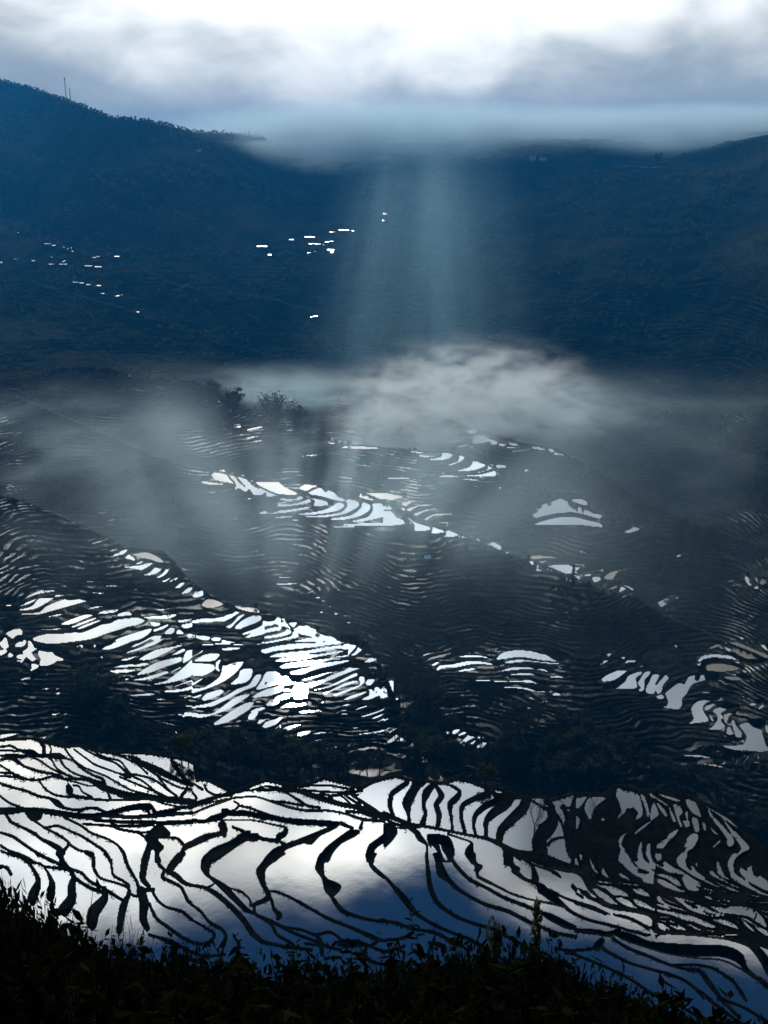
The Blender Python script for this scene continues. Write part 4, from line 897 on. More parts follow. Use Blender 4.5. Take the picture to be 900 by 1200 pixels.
# lumpy woods and gullies on the far mountain
LYf += np.where(gy < 430, 0.022 * fbm(gx / 30, gy / 16, 61, 4), 0.0) * np.clip((430 - gy) / 20, 0, 1)
gully = 1 - np.abs(4 * fbm(gx / 70 + gy / 160, gy / 210, 63, 3))
LYf += np.where(gy < 430, 0.016 * gully, 0.0) * np.clip((430 - gy) / 40, 0, 1) * np.clip((gy - TOP[None, :]) / 30, 0, 1)
# each field is level
comp_drop = np.zeros(len(ids))
order = np.argsort(inv.ravel(), kind='stable')
starts = np.searchsorted(inv.ravel()[order], np.arange(len(ids) + 1))
Df = D0.ravel()
for k in range(1, len(ids)):
    comp_drop[k] = np.median(Df[order[starts[k]:starts[k + 1]]])
tdv = (math.sin(PITCH) - (600 - vy) / F * math.cos(PITCH)) / (math.cos(PITCH) + (600 - vy) / F * math.sin(PITCH))
LW = np.log(np.maximum(comp_drop[inv], 1) / np.maximum(tdv, 0.005))
ok = np.abs(LW - LY0) < 0.35
LV = np.where(wet, LW, LYf)
# banks join the levels of the fields beside them
wy = (np.abs(LY0 - np.roll(LY0, 1, 0)) < 0.02)
free = ~wet
r = blur(wet.astype(np.float32), 3.0)
act = free & (r > 0.004)
wgt = np.clip(r * 3.0, 0, 1)
U = LV.copy()
for it in range(60):
    up = np.roll(U, 1, 0); dn = np.roll(U, -1, 0); lf = np.roll(U, 1, 1); rt = np.roll(U, -1, 1)
    wu = wy.astype(float); wd_ = np.roll(wy, -1, 0).astype(float)
    # keep the natural slope of the line of sight between rows: relax the residual against LY0
    res = (wu * (up - np.roll(LY0, 1, 0)) + wd_ * (dn - np.roll(LY0, -1, 0)) + (lf - np.roll(LY0, 1, 1)) + (rt - np.roll(LY0, -1, 1))) / (wu + wd_ + 2)
    tgt = LY0 + res
    U = np.where(act, tgt * wgt + (1 - wgt) * LV, U)
LV = np.where(act, U, LV)
# bund lip: earth stands a little proud of the water beside it
lip = blur(wet.astype(np.float32), 1.2)
dz = np.where(gy > 850, 0.22, 0.14) * np.clip(lip * 2.2, 0, 1)
tpos = np.maximum(tdv, 0.12)
LV = np.where(free & (gy > 430), LV - dz / (np.exp(LV) * tpos), LV)

EV = np.exp(LV)
xf = ((vx - 450) / F) / (math.cos(PITCH) + (600 - vy) / F * math.sin(PITCH))
WX, WY, WZ = EV * xf, EV, ZC - EV * tdv

def ground(px, py):
    i = int(round(min(max(py, R0), R1))) - R0
    j = int(round(min(max(px, X0), X1))) - X0
    return Vector((WX[i, j], WY[i, j], WZ[i, j]))

def scale_at(px, py):
    """metres per photo pixel at that spot"""
    g = ground(px, py)
    return (g - Vector((0, 0, ZC))).length / F / math.hypot(1, (px - 450) / F)

# stubble lies on the level treads of the dry terraces, rough grass on their banks
STUB = (fr < flatp * 1.0) & (keep > 0.25) & (gy > 285) & (fbm(gx / 60, gy / 20, 71, 3) > np.where(gy > 430, -0.22, -0.02)) & (fbm(gx / 15, gy / 5, 73, 2) > -0.10)
# faces
idx = np.arange(NYr * NXc).reshape(NYr, NXc)
a, b, c_, d = idx[:-1, :-1], idx[:-1, 1:], idx[1:, 1:], idx[1:, :-1]
iv = inv
fa, fb, fc, fd = iv[:-1, :-1], iv[:-1, 1:], iv[1:, 1:], iv[1:, :-1]
same = (fa > 0) & (fa == fb) & (fa == fc) & (fa == fd)
fcomp = np.where(same, fa, 0)
below = gy > TOP[None, :]
inland = below[:-1, :-1] & below[:-1, 1:]
P3 = np.stack([WX.ravel(), WY.ravel(), WZ.ravel()], 1)

def submesh(name, quads, m, smooth=True):
    q = quads.reshape(-1, 4)
    u, iq = np.unique(q.ravel(), return_inverse=True)
    return mesh_np(name, P3[u], iq.reshape(-1, 4)[:, ::-1], m, smooth)

NAMES = {0: ('terraced_spur', M_NEAR, 'flooded rice terraces on the near spur, a web of thin dark bunds round bright ponds'),
         1: ('terraced_hillside', M_MID, 'terraced hillside below the woods, with the sun mirrored in its narrow ponds'),
         2: ('misty_spur', M_MID, 'dark terraced spur in the middle with a bright stair of ponds along its crest'),
         3: ('bamboo_spur', M_MID, 'misty terraced spur whose crest carries the bamboo clumps'),
         4: ('far_spur', M_MID, 'hazy far spur behind the lone round tree, bright fields down its crest'),
         5: ('valley_side', M_MID, 'shaded valley side under the mountain, covered by mist'),
         6: ('mountain', M_FAR, 'dark blue mountain across the valley with its ridge in cloud')}
zq = ZONE[1:, :-1]
ALLQ = np.stack([a, d, c_, b], -1)
HILL = {}
coarse_ok = np.zeros_like(same)
for z, (nm, m, lab_) in NAMES.items():
    selz = (zq == z) & inland & ~same
    me = submesh(nm, ALLQ[selz], m)
    if z > 0:
        me.materials.append(M_STUB if z < 6 else M_STUBF)
        me.materials.append(M_DRYF)
        wetk = (gx < 560) & (gy > 470) & ((fbm(gx / 45, gy / 25, 75, 2) > -0.12) | (FLOOD > 0.12)) | (FLOOD > 0.16)
        me.polygons.foreach_set('material_index', (STUB * np.where(wetk | (z == 6), 1, 2))[:-1, :-1][selz].astype(np.int32))
    o = link(nm, me)
    tag(o, lab_, None, None, 'structure')
    HILL[z] = o
# fields: every pond a part of its hillside
fl = fcomp.ravel()
qf = ALLQ.reshape(-1, 4)
sel = np.nonzero((fl > 0) & inland.ravel())[0]
sel = sel[np.argsort(fl[sel], kind='stable')]
keys, st = np.unique(fl[sel], return_index=True)
st = np.append(st, len(sel))
zf = zq.ravel()
items = []
for i, k in enumerate(keys):
    q = sel[st[i]:st[i + 1]]
    z = int(np.bincount(zf[q]).argmax())
    t = int(T.ravel()[qf[q[0], 0]])
    items.append((len(q), z, t, q))
items.sort(key=lambda e: -e[0])
npart = {}
rest = {}
for n_, z, t, q in items:
    kind = {1: 'paddy_water', 2: 'muddy_paddy', 3: 'paddy_water'}[t]
    m = {1: M_WATER, 2: M_MUD, 3: M_RUFF}[t]
    key = (z, kind)
    npart[key] = npart.get(key, 0) + 1
    if npart[key] > 290 or n_ < 3:
        rest.setdefault((z, t), []).append(q)
        continue
    o = link(kind, submesh(kind, qf[q], m, False), HILL[z])
for (z, t), qs in rest.items():
    o = link('small_ponds', submesh('small_ponds', qf[np.concatenate(qs)], {1: M_WATER, 2: M_MUD, 3: M_RUFF}[t], False), HILL[z])
    o['kind'] = 'stuff'
print('parts', npart, {k: len(v) for k, v in rest.items()})
# the land behind and around, out to the horizon
gm = mesh_np('ground', np.array([(-30000, -3000, ZC - 620), (30000, -3000, ZC - 620), (30000, 40000, ZC - 620), (-30000, 40000, ZC - 620)]), np.array([[0, 1, 2, 3]]), M_FAR, False)
tag(link('ground', gm), 'dark valley ground running out to the horizon', None, None, 'structure')
# ------------------------------------------------------------------ air
def box_mesh(name, lo, hi, m=None):
    V = [(x, y, z) for x in (lo[0], hi[0]) for y in (lo[1], hi[1]) for z in (lo[2], hi[2])]
    Q = [(0, 1, 3, 2), (4, 6, 7, 5), (0, 4, 5, 1), (2, 3, 7, 6), (0, 2, 6, 4), (1, 5, 7, 3)]
    return mesh_np(name, np.array(V, float), np.array(Q), m, False)

def ball_mesh(name, m):
    import bmesh
    bm = bmesh.new()
    bmesh.ops.create_icosphere(bm, subdivisions=3, radius=1.0)
    me = bpy.data.meshes.new(name)
    bm.to_mesh(me)
    bm.free()
    me.materials.append(m)
    return me

m, n = mat('haze_air')
v = NN(n, 'ShaderNodeVolumePrincipled', inp={'Color': (0.03, 0.34, 0.85, 1), 'Density': HAZE_D, 'Anisotropy': 0.25})
n.nodes.remove(v)
v = NN(n, 'ShaderNodeVolumePrincipled')
v.inputs['Color'].default_value = (0.03, 0.34, 0.85, 1)
v.inputs['Density'].default_value = HAZE_D
v.inputs['Anisotropy'].default_value = 0.3
NN(n, 'ShaderNodeOutputMaterial', inp={'Volume': v.outputs[0]})
zmax = float(P3[:, 2][(gy > TOP[None, :]).ravel()].max())
hz = link('haze', box_mesh('haze', (-9000, -60, ZC - 622), (9000, 9500, max(zmax + 40, ZC + 10)), m))
tag(hz, 'thin blue haze filling the whole valley', None, None, 'stuff')
print('zmax', zmax, 'far Y', P3[:, 1].max())

def mist(px, py, up_px, wpx, hpx, depth, dens, label, fwd=0.0, seed=0.0, stretch=(1, 1, 1), thr=0.42, soft=0.25, aniso=0.55, rot=0.0, color=(0.70, 0.90, 0.97)):
    """a bank of mist: an ellipsoid over the ground at that spot, its density broken up by noise"""
    m, n = mat('mist')
    tc = NN(n, 'ShaderNodeTexCoord')
    ln = NN(n, 'ShaderNodeVectorMath', operation='LENGTH', inp={0: tc.outputs['Object']})
    fall = MR(n, ln.outputs[1 if len(ln.outputs) > 1 else 0], 1.0, 0.0, 0.0, 1.0)
    sc = NN(n, 'ShaderNodeMapping', inp={'Vector': tc.outputs['Object']})
    sc.inputs['Scale'].default_value = stretch
    sc.inputs['Location'].default_value = (seed, seed * 0.7, seed * 1.3)
    nz = NN(n, 'ShaderNodeTexNoise', inp={'Vector': sc.outputs[0], 'Scale': 1.6, 'Detail': 7.0, 'Roughness': 0.6, 'Distortion': 0.5})
    k = MR(n, nz.outputs[0], thr, thr + soft)
    dd = MA(n, 'MULTIPLY', MA(n, 'MULTIPLY', fall, k), dens * 3.0)
    v = NN(n, 'ShaderNodeVolumePrincipled')
    v.inputs['Color'].default_value = (*color, 1)
    v.inputs['Anisotropy'].default_value = aniso
    n.links.new(dd, v.inputs['Density'])
    NN(n, 'ShaderNodeOutputMaterial', inp={'Volume': v.outputs[0]})
    g = ground(px, py)
    s = scale_at(px, py)
    o = link('mist', ball_mesh('mist', m))
    o.location = g + Vector((0, fwd, up_px * s))
    o.scale = (wpx * s, depth, hpx * s)
    o.rotation_euler = (0, rot, 0)
    tag(o, label, None, None, 'stuff')
    return o

# valley mist, from the left edge along the valley to the bright plume behind the second spur
mist(30, 540, 4, 330, 95, 170, 0.0022, 'pale mist lying over the left valley', seed=1.0, stretch=(2.6, 1, 3.2), thr=0.36, soft=0.3)
mist(235, 625, 5, 160, 70, 60, 0.0022, 'mist pooled behind the crest of the terraced hillside', seed=9.0, stretch=(2, 1, 2), thr=0.34, soft=0.3)
mist(340, 530, 2, 300, 28, 50, 0.0030, 'sunlit mist drifting across the bamboo spur', seed=3.0, stretch=(4.2, 1, 1.6), thr=0.34, soft=0.3)
mist(545, 482, 18, 185, 92, 120, 0.0200, 'bright plume of mist over the far spur', seed=5.5, fwd=-80, stretch=(2.8, 1.5, 3.4), thr=0.38, soft=0.34, color=(0.90, 0.97, 0.98))
mist(480, 500, 12, 120, 50, 60, 0.0120, 'small glowing drift of mist left of the bright plume', seed=8.3, fwd=-60, stretch=(2.6, 1.5, 2.4), thr=0.38, soft=0.3, color=(0.85, 0.95, 0.96))
mist(650, 500, 16, 150, 56, 100, 0.0050, 'thin drift of mist right of the bright plume', seed=44.0, fwd=-40, stretch=(2.6, 1.5, 2.6), thr=0.34, soft=0.4)
mist(760, 530, 0, 330, 115, 240, 0.0012, 'thin mist over the right of the valley', seed=7.0, stretch=(1.8, 1, 2.4), thr=0.26, soft=0.5)
mist(335, 476, 4, 170, 56, 38, 0.0150, 'low mist behind the bamboo clumps', seed=12.0, stretch=(1.8, 1, 1.6), thr=0.26, soft=0.4)
mist(70, 655, 6, 300, 62, 70, 0.0014, 'thin mist over the left end of the terraced hillside', seed=15.0, stretch=(2.4, 1, 2), thr=0.28, soft=0.4)
mist(430, 640, 0, 600, 150, 260, 0.0007, 'faint mist filling the middle of the valley', seed=51.0, stretch=(2.5, 1, 2), thr=0.2, soft=0.5)
# cloud lying on the ridge
mist(470, 170, 6, 330, 46, 600, 0.0055, 'cloud wrapped over the mountain ridge', seed=21.0, stretch=(4, 1, 2.4), thr=0.24, soft=0.35, aniso=0.4, color=(0.58, 0.76, 0.86))
mist(850, 158, 2, 380, 34, 600, 0.0065, 'cloud wrapped over the right end of the ridge', seed=25.0, stretch=(4, 1, 2.4), thr=0.26, soft=0.35, aniso=0.4, color=(0.58, 0.76, 0.86))

def shafts(px, py, dist, x0, x1, y0, y1, apex, amp, dens, label, core=0.0, seed=0.0, thick=60, freq=9.0, color=(0.9, 0.97, 1.0), peak=0.5, half=0.5):
    """sun rays shaped as density streaks that spread from one far point, in a slab of air standing across the valley"""
    g = ground(px, py)
    Yd = g.y + dist
    s = Yd / F
    def W_(x, y):
        return Vector((xfac(x, y) * Yd, Yd, ZC - Yd * tand(y)))
    c_ = W_((x0 + x1) / 2, (y0 + y1) / 2)
    sx, sz = (W_(x1, py) - W_(x0, py)).x / 2, (W_(px, y0) - W_(px, y1)).z / 2
    ap = W_(*apex) - c_
    m, n = mat('sun_ray_vapour')
    tc = NN(n, 'ShaderNodeTexCoord')
    sp = NN(n, 'ShaderNodeSeparateXYZ', inp={0: tc.outputs['Object']})
    X, Y, Z = sp.outputs
    dx = MA(n, 'MULTIPLY', MA(n, 'SUBTRACT', X, ap.x / sx), sx)
    dz = MA(n, 'MULTIPLY', MA(n, 'SUBTRACT', Z, ap.z / sz), sz)
    ang = MA(n, 'DIVIDE', dx, MA(n, 'MAXIMUM', MA(n, 'ABSOLUTE', dz), 5.0))
    cv = NN(n, 'ShaderNodeCombineXYZ', inp={0: MA(n, 'MULTIPLY', ang, freq), 1: seed, 2: MA(n, 'MULTIPLY', Z, 0.25)})
    nz = NN(n, 'ShaderNodeTexNoise', inp={'Vector': cv.outputs[0], 'Scale': 1.0, 'Detail': 3.0, 'Roughness': 0.6})
    st = MR(n, nz.outputs[0], 0.38, 0.65, 1.0 - amp, 1.0)
    ex = MR(n, MA(n, 'ABSOLUTE', X), 0.25, 1.0, 1.0, 0.0)
    ez = MA(n, 'MULTIPLY', MR(n, Z, 0.35, 1.0, 1.0, 0.0), MR(n, Z, 0.0 if not core else -0.3, -1.0, 1.0, 0.0))
    ey = MR(n, MA(n, 'ABSOLUTE', Y), 0.2, 1.0, 1.0, 0.0)
    k = MA(n, 'MULTIPLY', MA(n, 'MULTIPLY', ex, ez), MA(n, 'MULTIPLY', ey, st))
    if core:
        k = MA(n, 'MULTIPLY', k, MR(n, MA(n, 'ABSOLUTE', ang), 0.0, core, 1.0, 0.0))
    v = NN(n, 'ShaderNodeVolumePrincipled')
    v.inputs['Color'].default_value = (*color, 1)
    v.inputs['Anisotropy'].default_value = 0.6
    n.links.new(MA(n, 'MULTIPLY', k, dens), v.inputs['Density'])
    NN(n, 'ShaderNodeOutputMaterial', inp={'Volume': v.outputs[0]})
    o = link('mist', box_mesh('mist', (-1, -1, -1), (1, 1, 1), m))  # streaked volume added to draw the sun rays, not a mist bank
    o.location = c_
    o.scale = (sx, thick, sz)
    tag(o, label, None, None, 'stuff')

shafts(400, 620, -60, 20, 800, 420, 770, (345, 830), 0.95, 0.0100, 'fan of sun rays shaped as mist streaks over the middle terraces', seed=2.0, thick=60, freq=3.6, color=(0.74, 0.93, 1.0))
shafts(470, 428, -40, 260, 700, 118, 560, (505, -160), 0.40, 0.0009, 'broad sunbeam shaped as a column of tinted vapour before the mountain', core=0.38, seed=8.0, thick=220, freq=9.0, color=(0.50, 0.85, 1.0))
# ------------------------------------------------------------------ plants
def tubes(paths, sides=5):
    """paths: lists of (Vector, radius) -> verts, quads"""
    V, Q = [], []
    for P in paths:
        b0 = len(V)
        for i, (p, r) in enumerate(P):
            d = (P[min(i + 1, len(P) - 1)][0] - P[max(i - 1, 0)][0]).normalized()
            u = d.orthogonal().normalized()
            w = d.cross(u)
            for k in range(sides):
                a = 2 * math.pi * k / sides
                V.append(p + (u * math.cos(a) + w * math.sin(a)) * r)
        for i in range(len(P) - 1):
            for k in range(sides):
                k2 = (k + 1) % sides
                Q.append((b0 + i * sides + k, b0 + i * sides + k2, b0 + (i + 1) * sides + k2, b0 + (i + 1) * sides + k))
    return np.array([tuple(v) for v in V]), np.array(Q)

def rdir(r):
    v = r.normal(size=3)
    return Vector(v / np.linalg.norm(v))

def cards(C, N, L, Wd, r, point=False):
    """leaf quads: centres C, facing N, length L, width Wd; 'point' gives a lens shape"""
    n = len(C)
    N = N / (np.linalg.norm(N, axis=1, keepdims=True) + 1e-9)
    T_ = r.normal(size=(n, 3))
    T_ -= (T_ * N).sum(1, keepdims=True) * N
    T_ /= np.linalg.norm(T_, axis=1, keepdims=True) + 1e-9
    B = np.cross(N, T_)
    L = np.broadcast_to(L, n)[:, None]
    Wd = np.broadcast_to(Wd, n)[:, None]
    if point:
        pts = [C - T_ * L / 2, C + B * Wd / 2, C + T_ * L / 2, C - B * Wd / 2]
    else:
        k = 0.35
        pts = [C - T_ * L / 2 - B * Wd * k, C + T_ * L / 2 * 0.8 - B * Wd / 2, C + T_ * L / 2 + B * Wd * k, C - T_ * L / 2 * 0.7 + B * Wd / 2]
    V = np.stack(pts, 1).reshape(-1, 3)
    Q = np.arange(4 * n).reshape(n, 4)
    return V, Q

def limb_tree(r, n_l=6, lean=0.0, h0=0.35, top=0.8, spread=0.3, rad=0.028):
    paths = []
    P = []
    for i in range(6):
        t = i / 5
        P.append((Vector((lean * t * t + 0.01 * r.normal(), 0.01 * r.normal(), t * top)), rad * (1 - 0.75 * t) + 0.002))
    paths.append(P)
    tips = [P[-1][0]]
    for k in range(n_l):
        t = h0 + (top - h0) * (k + 0.5) / n_l
        b = Vector((lean * (t / top) ** 2, 0, t))
        a = k * 2.4 + r.random()
        ln = spread * (0.65 + 0.5 * r.random()) * (1.1 - 0.5 * (t - h0) / (top - h0))
        e = b + Vector((math.cos(a) * ln, math.sin(a) * ln, ln * (0.5 + 0.5 * r.random())))
        m_ = (b + e) / 2 + Vector((0, 0, -0.02))
        rr = rad * 0.45
        paths.append([(b, rr), (m_, rr * 0.6), (e, rr * 0.2)])
        tips += [e, m_]
        for j in range(2):
            e2 = m_ + Vector((math.cos(a + (j - .5) * 1.6), math.sin(a + (j - .5) * 1.6), 0.7)) * ln * 0.5
            paths.append([(m_, rr * 0.45), (e2, rr * 0.12)])
            tips.append(e2)
    return paths, tips

def proto_broad(seed, nc=900, cs=0.05, dense=1.0):
    r = np.random.default_rng(seed)
    paths, tips = limb_tree(r, 7, 0.06 * r.normal(), 0.3, 0.78, 0.30)
    cen, rad = [], []
    for t in tips:
        if r.random() < 0.85:
            cen.append(np.array(t) + r.normal(size=3) * 0.03)
            rad.append(0.07 + 0.075 * r.random())
    cen = np.array(cen); rad = np.array(rad)
    k = r.integers(0, len(cen), nc)
    d = r.normal(size=(nc, 3)); d /= np.linalg.norm(d, axis=1, keepdims=True)
    q = r.random(nc) ** 0.4
    C = cen[k] + d * (rad[k] * q)[:, None] * np.array([1, 1, 0.8])
    V, Q = cards(C, d + 0.6 * r.normal(size=(nc, 3)), cs * (0.6 + 0.8 * r.random(nc)), cs * 0.7 * (0.6 + 0.8 * r.random(nc)), r)
    return tubes(paths), (V, Q)

def proto_conifer(seed):
    r = np.random.default_rng(seed)
    P = [(Vector((0.006 * r.normal(), 0.006 * r.normal(), i / 6)), 0.02 * (1 - i / 6) + 0.002) for i in range(7)]
    paths = [P]
    C, N = [], []
    for k in range(46):
        z = 0.14 + 0.84 * k / 46
        a = k * 2.4
        ln = 0.2 * (1 - z) ** 0.8 * (0.6 + 0.7 * r.random()) + 0.015
        e = Vector((math.cos(a) * ln, math.sin(a) * ln, z - 0.05 * ln / 0.2))
        paths.append([(Vector((0, 0, z)), 0.004), (e, 0.001)])
        for j in range(14):
            t = 0.2 + 0.8 * r.random()
            C.append(np.array(Vector((0, 0, z)).lerp(e, t)) + r.normal(size=3) * 0.014)
            N.append(np.array([r.normal() * .5, r.normal() * .5, 1]))
    C = np.array(C); N = np.array(N)
    V, Q = cards(C, N, 0.05, 0.022, r)
    return tubes(paths, 4), (V, Q)

def proto_bamboo(seed, nculm=34, spread=0.42):
    r = np.random.default_rng(seed)
    paths, C, N = [], [], []
    for k in range(nculm):
        a = r.random() * 6.28
        q = r.random() ** 0.5
        b = Vector((math.cos(a) * 0.10 * q, math.sin(a) * 0.10 * q, 0))
        out = Vector((math.cos(a), math.sin(a), 0)) * spread * q * (0.7 + 0.6 * r.random())
        h = 1.0 - 0.25 * q - 0.15 * r.random()
        P = []
        for i in range(7):
            t = i / 6
            P.append((b + out * t ** 1.8 + Vector((0, 0, h * (t - 0.13 * q * t ** 4))), 0.006 * (1 - 0.8 * t) + 0.001))
        # the tip bends over
        tip = P[-1][0] + out.normalized() * 0.05 + Vector((0, 0, -0.03))
        P.append((tip, 0.001))
        paths.append(P)
        for j in range(46):
            t = 0.22 + 0.78 * r.random() ** 0.75
            i0 = min(int(t * 6), 5)
            c_ = P[i0][0].lerp(P[i0 + 1][0], t * 6 - i0)
            C.append(np.array(c_) + r.normal(size=3) * (0.012 + 0.028 * (1 - abs(t - .7))))
            N.append(r.normal(size=3))
    V, Q = cards(np.array(C), np.array(N), 0.075, 0.026, r, True)
    return tubes(paths, 4), (V, Q)

def proto_bare(seed):
    r = np.random.default_rng(seed)
    paths = []
    def grow(p, d, ln, rad, dep):
        q = p + d * ln
        m_ = (p + q) / 2 + rdir(r) * ln * 0.06
        paths.append([(p, rad), (m_, rad * .8), (q, rad * .6)])
        if dep == 0:
            return
        for k in range(3 if dep > 1 else 4):
            nd = (d + rdir(r) * 0.62 + Vector((0, 0, 0.12))).normalized()
            grow(q if k < 2 else m_, nd, ln * (0.62 + 0.2 * r.random()), rad * 0.58, dep - 1)
    grow(Vector((0, 0, 0)), Vector((0.04, 0, 1)), 0.34, 0.017, 4)
    return tubes(paths, 4), None

def proto_shrub(seed, nst=26, nl=1100, ll=0.085, lw=0.03):
    r = np.random.default_rng(seed)
    paths, C, N = [], [], []
    for k in range(nst):
        a = r.random() * 6.28
        o = 0.45 * r.random()
        h = 0.55 + 0.45 * r.random() - 0.35 * o
        b = Vector((math.cos(a) * 0.06, math.sin(a) * 0.06, 0))
        e = Vector((math.cos(a) * o, math.sin(a) * o, h))
        m_ = b.lerp(e, 0.5) + Vector((0, 0, 0.06)) + rdir(r) * 0.03
        P = [(b, 0.010), (m_, 0.006), (e, 0.0015)]
        paths.append(P)
        for j in range(3):
            s0 = m_.lerp(e, 0.25 * j)
            e2 = s0 + (rdir(r) + Vector((0, 0, .7))) * 0.10
            paths.append([(s0, 0.003), (e2, 0.001)])
            for q in range(nl // nst // 4):
                c_ = s0.lerp(e2, 0.2 + 0.9 * r.random()) + rdir(r) * 0.03
                C.append(tuple(c_)); N.append(tuple(rdir(r) + Vector((0, 0, .6))))
        for q in range(nl // nst // 4):
            t = 0.35 + 0.65 * r.random()
            c_ = b.lerp(m_, t * 2) if t < .5 else m_.lerp(e, t * 2 - 1)
            C.append(tuple(c_ + rdir(r) * 0.035)); N.append(tuple(rdir(r) + Vector((0, 0, .6))))
    C, N = np.array(C), np.array(N)
    n = len(C)
    V, Q = cards(C, N, ll * (0.6 + 0.7 * r.random(n)), lw * (0.7 + 0.6 * r.random(n)), r, True)
    return tubes(paths, 3), (V, Q)

def meshes(prefix, pr, leaf, bark=M_BARK, leafname='crown'):
    (tv, tq), lf = pr
    a_ = mesh_np(prefix + '_trunk', tv, tq, bark)
    b_ = mesh_np(prefix + '_' + leafname, lf[0], lf[1], leaf, False) if lf else None
    return a_, b_

PROTO = {}
PROTO['broad'] = [meshes('broad', proto_broad(100 + i), M_LEAF) for i in range(5)]
PROTO['conifer'] = [meshes('conifer', proto_conifer(200 + i), M_LEAF) for i in range(2)]
PROTO['bamboo'] = [meshes('bamboo', proto_bamboo(300 + i), M_BAMB) for i in range(3)]
PROTO['bare'] = [meshes('bare', proto_bare(400 + i), M_LEAF) for i in range(3)]
PROTO['yellow'] = [meshes('yellow', proto_broad(450 + i, 320, 0.045), M_DRY) for i in range(2)]
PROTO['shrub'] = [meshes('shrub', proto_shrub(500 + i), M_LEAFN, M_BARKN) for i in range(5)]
PROTO['shrub_mid'] = [meshes('shrub', proto_shrub(600 + i, 20, 500, 0.13, 0.08), M_LEAF) for i in range(3)]
KNAME = {'broad': ('tree', 'tree', 'crown'), 'conifer': ('conifer_tree', 'conifer', 'crown'), 'bamboo': ('bamboo_clump', 'bamboo', 'foliage'), 'bare': ('bare_tree', 'bare tree', None),
         'yellow': ('tree', 'tree', 'crown'), 'shrub': ('bush', 'bush', 'foliage'), 'shrub_mid': ('bush', 'bush', 'foliage')}
cntk = {}
def plant(kind, loc, h, label, group=None, wide=1.0, var=None, rz=None):
    k = cntk.get(kind, 0)
    cntk[kind] = k + 1
    L_ = PROTO[kind]
    tm, lm = L_[(k if var is None else var) % len(L_)]
    nm, cat, leafname = KNAME[kind]
    root = link(nm, None, None, loc)
    root.scale = (h * wide, h * wide, h)
    root.rotation_euler = (0, 0, random.random() * 6.28 if rz is None else rz)
    tag(root, label, cat, group)
    link('stem' if 'bush' in nm or 'bamboo' in nm else 'trunk', tm, root)
    if lm:
        link(leafname, lm, root)
    return root

def plant_px(kind, px, py, hpx, label, group=None, wide=1.0, sink=0.03, **kw):
    g = ground(px, py)
    h = hpx * scale_at(px, py) * 1.03
    return plant(kind, g - Vector((0, 0, h * sink)), h, label, group, wide, **kw)

def inpoly(x, y, P):
    c_ = False
    n = len(P)
    for i in range(n):
        (ax, ay), (bx, by) = P[i], P[(i + 1) % n]
        if (ay > y) != (by > y) and x < ax + (y - ay) / (by - ay) * (bx - ax):
            c_ = not c_
    return c_

def wood(P, n, hr, label, group, kinds=('broad',), dmin=7.0, wide=(0.9, 1.25)):
    xs = [p[0] for p in P]; ys = [p[1] for p in P]
    out = []
    tries = 0
    while len(out) < n and tries < n * 60:
        tries += 1
        x, y = random.uniform(min(xs), max(xs)), random.uniform(min(ys), max(ys))
        if not inpoly(x, y, P) or any((x - a) ** 2 + 3 * (y - b) ** 2 < dmin ** 2 for a, b in out):
            continue
        if wet[int(round(y)) - R0, int(round(x)) - X0] and y < 860:
            continue
        out.append((x, y))
        kd = kinds[int(random.random() ** 1.5 * len(kinds))]
        t_ = (x - min(xs)) / (max(xs) - min(xs))
        where = (', its left end', ', left of its middle', ', right of its middle', ', its right end')[min(int(t_ * 4), 3)] if n > 30 else (', its left side' if t_ < .5 else ', its right side')
        lb = ('pointed ' if kd == 'conifer' else '') + label + where
        plant_px(kd, x, y, random.uniform(*hr) * (0.6 if kd == 'shrub_mid' else 1), lb, group, random.uniform(*wide) * (0.75 if kd == 'conifer' else 1))

# the dark wood in the gully behind the near spur
wood([(205, 886), (222, 878), (300, 880), (360, 884), (420, 900), (470, 905), (480, 908), (430, 912), (300, 912), (232, 908)], 46, (22, 38), 'dark tree in the wood behind the left near ponds', 'trees of the dark wood', ('broad', 'broad', 'conifer'), 9)
wood([(470, 880), (560, 893), (640, 880), (700, 885), (735, 890), (745, 922), (700, 928), (630, 932), (600, 925), (520, 912), (475, 906)], 60, (24, 44), 'dark tree in the wood behind the right near ponds', 'trees of the dark wood beyond the ponds', ('broad', 'broad', 'conifer'), 9)
wood([(740, 900), (800, 915), (860, 945), (900, 965), (900, 1000), (860, 955), (800, 928), (745, 924)], 26, (18, 32), 'dark tree below the right shoulder of the near spur', 'trees below the right shoulder', ('broad', 'conifer'), 8)
wood([(60, 846), (150, 838), (215, 866), (215, 884), (150, 878), (90, 868)], 22, (14, 24), 'low dark tree behind the left end of the spur', 'trees behind the left end of the spur', ('broad', 'shrub_mid'), 8)
wood([(80, 790), (125, 792), (150, 815), (150, 845), (100, 838), (85, 820)], 16, (20, 32), 'leafy tree in the clump left of the sun glint', 'trees of the left clump', ('broad', 'shrub_mid'), 7)
wood([(440, 760), (480, 762), (505, 790), (520, 830), (535, 880), (470, 880), (480, 845), (478, 800)], 34, (18, 32), 'leafy tree in the gully right of the sunlit ponds', 'trees of the gully', ('broad', 'shrub_mid'), 8)
wood([(575, 850), (600, 842), (650, 850), (700, 860), (700, 880), (575, 886)], 20, (16, 30), 'dark tree on the slope above the wood', 'trees above the dark wood', ('broad', 'broad', 'shrub_mid'), 8)
wood([(140, 575), (175, 560), (205, 572), (235, 620), (210, 640), (160, 622)], 24, (14, 26), 'tree half lost in mist left of the middle spur', 'trees in the left mist', ('broad', 'shrub_mid'), 8)
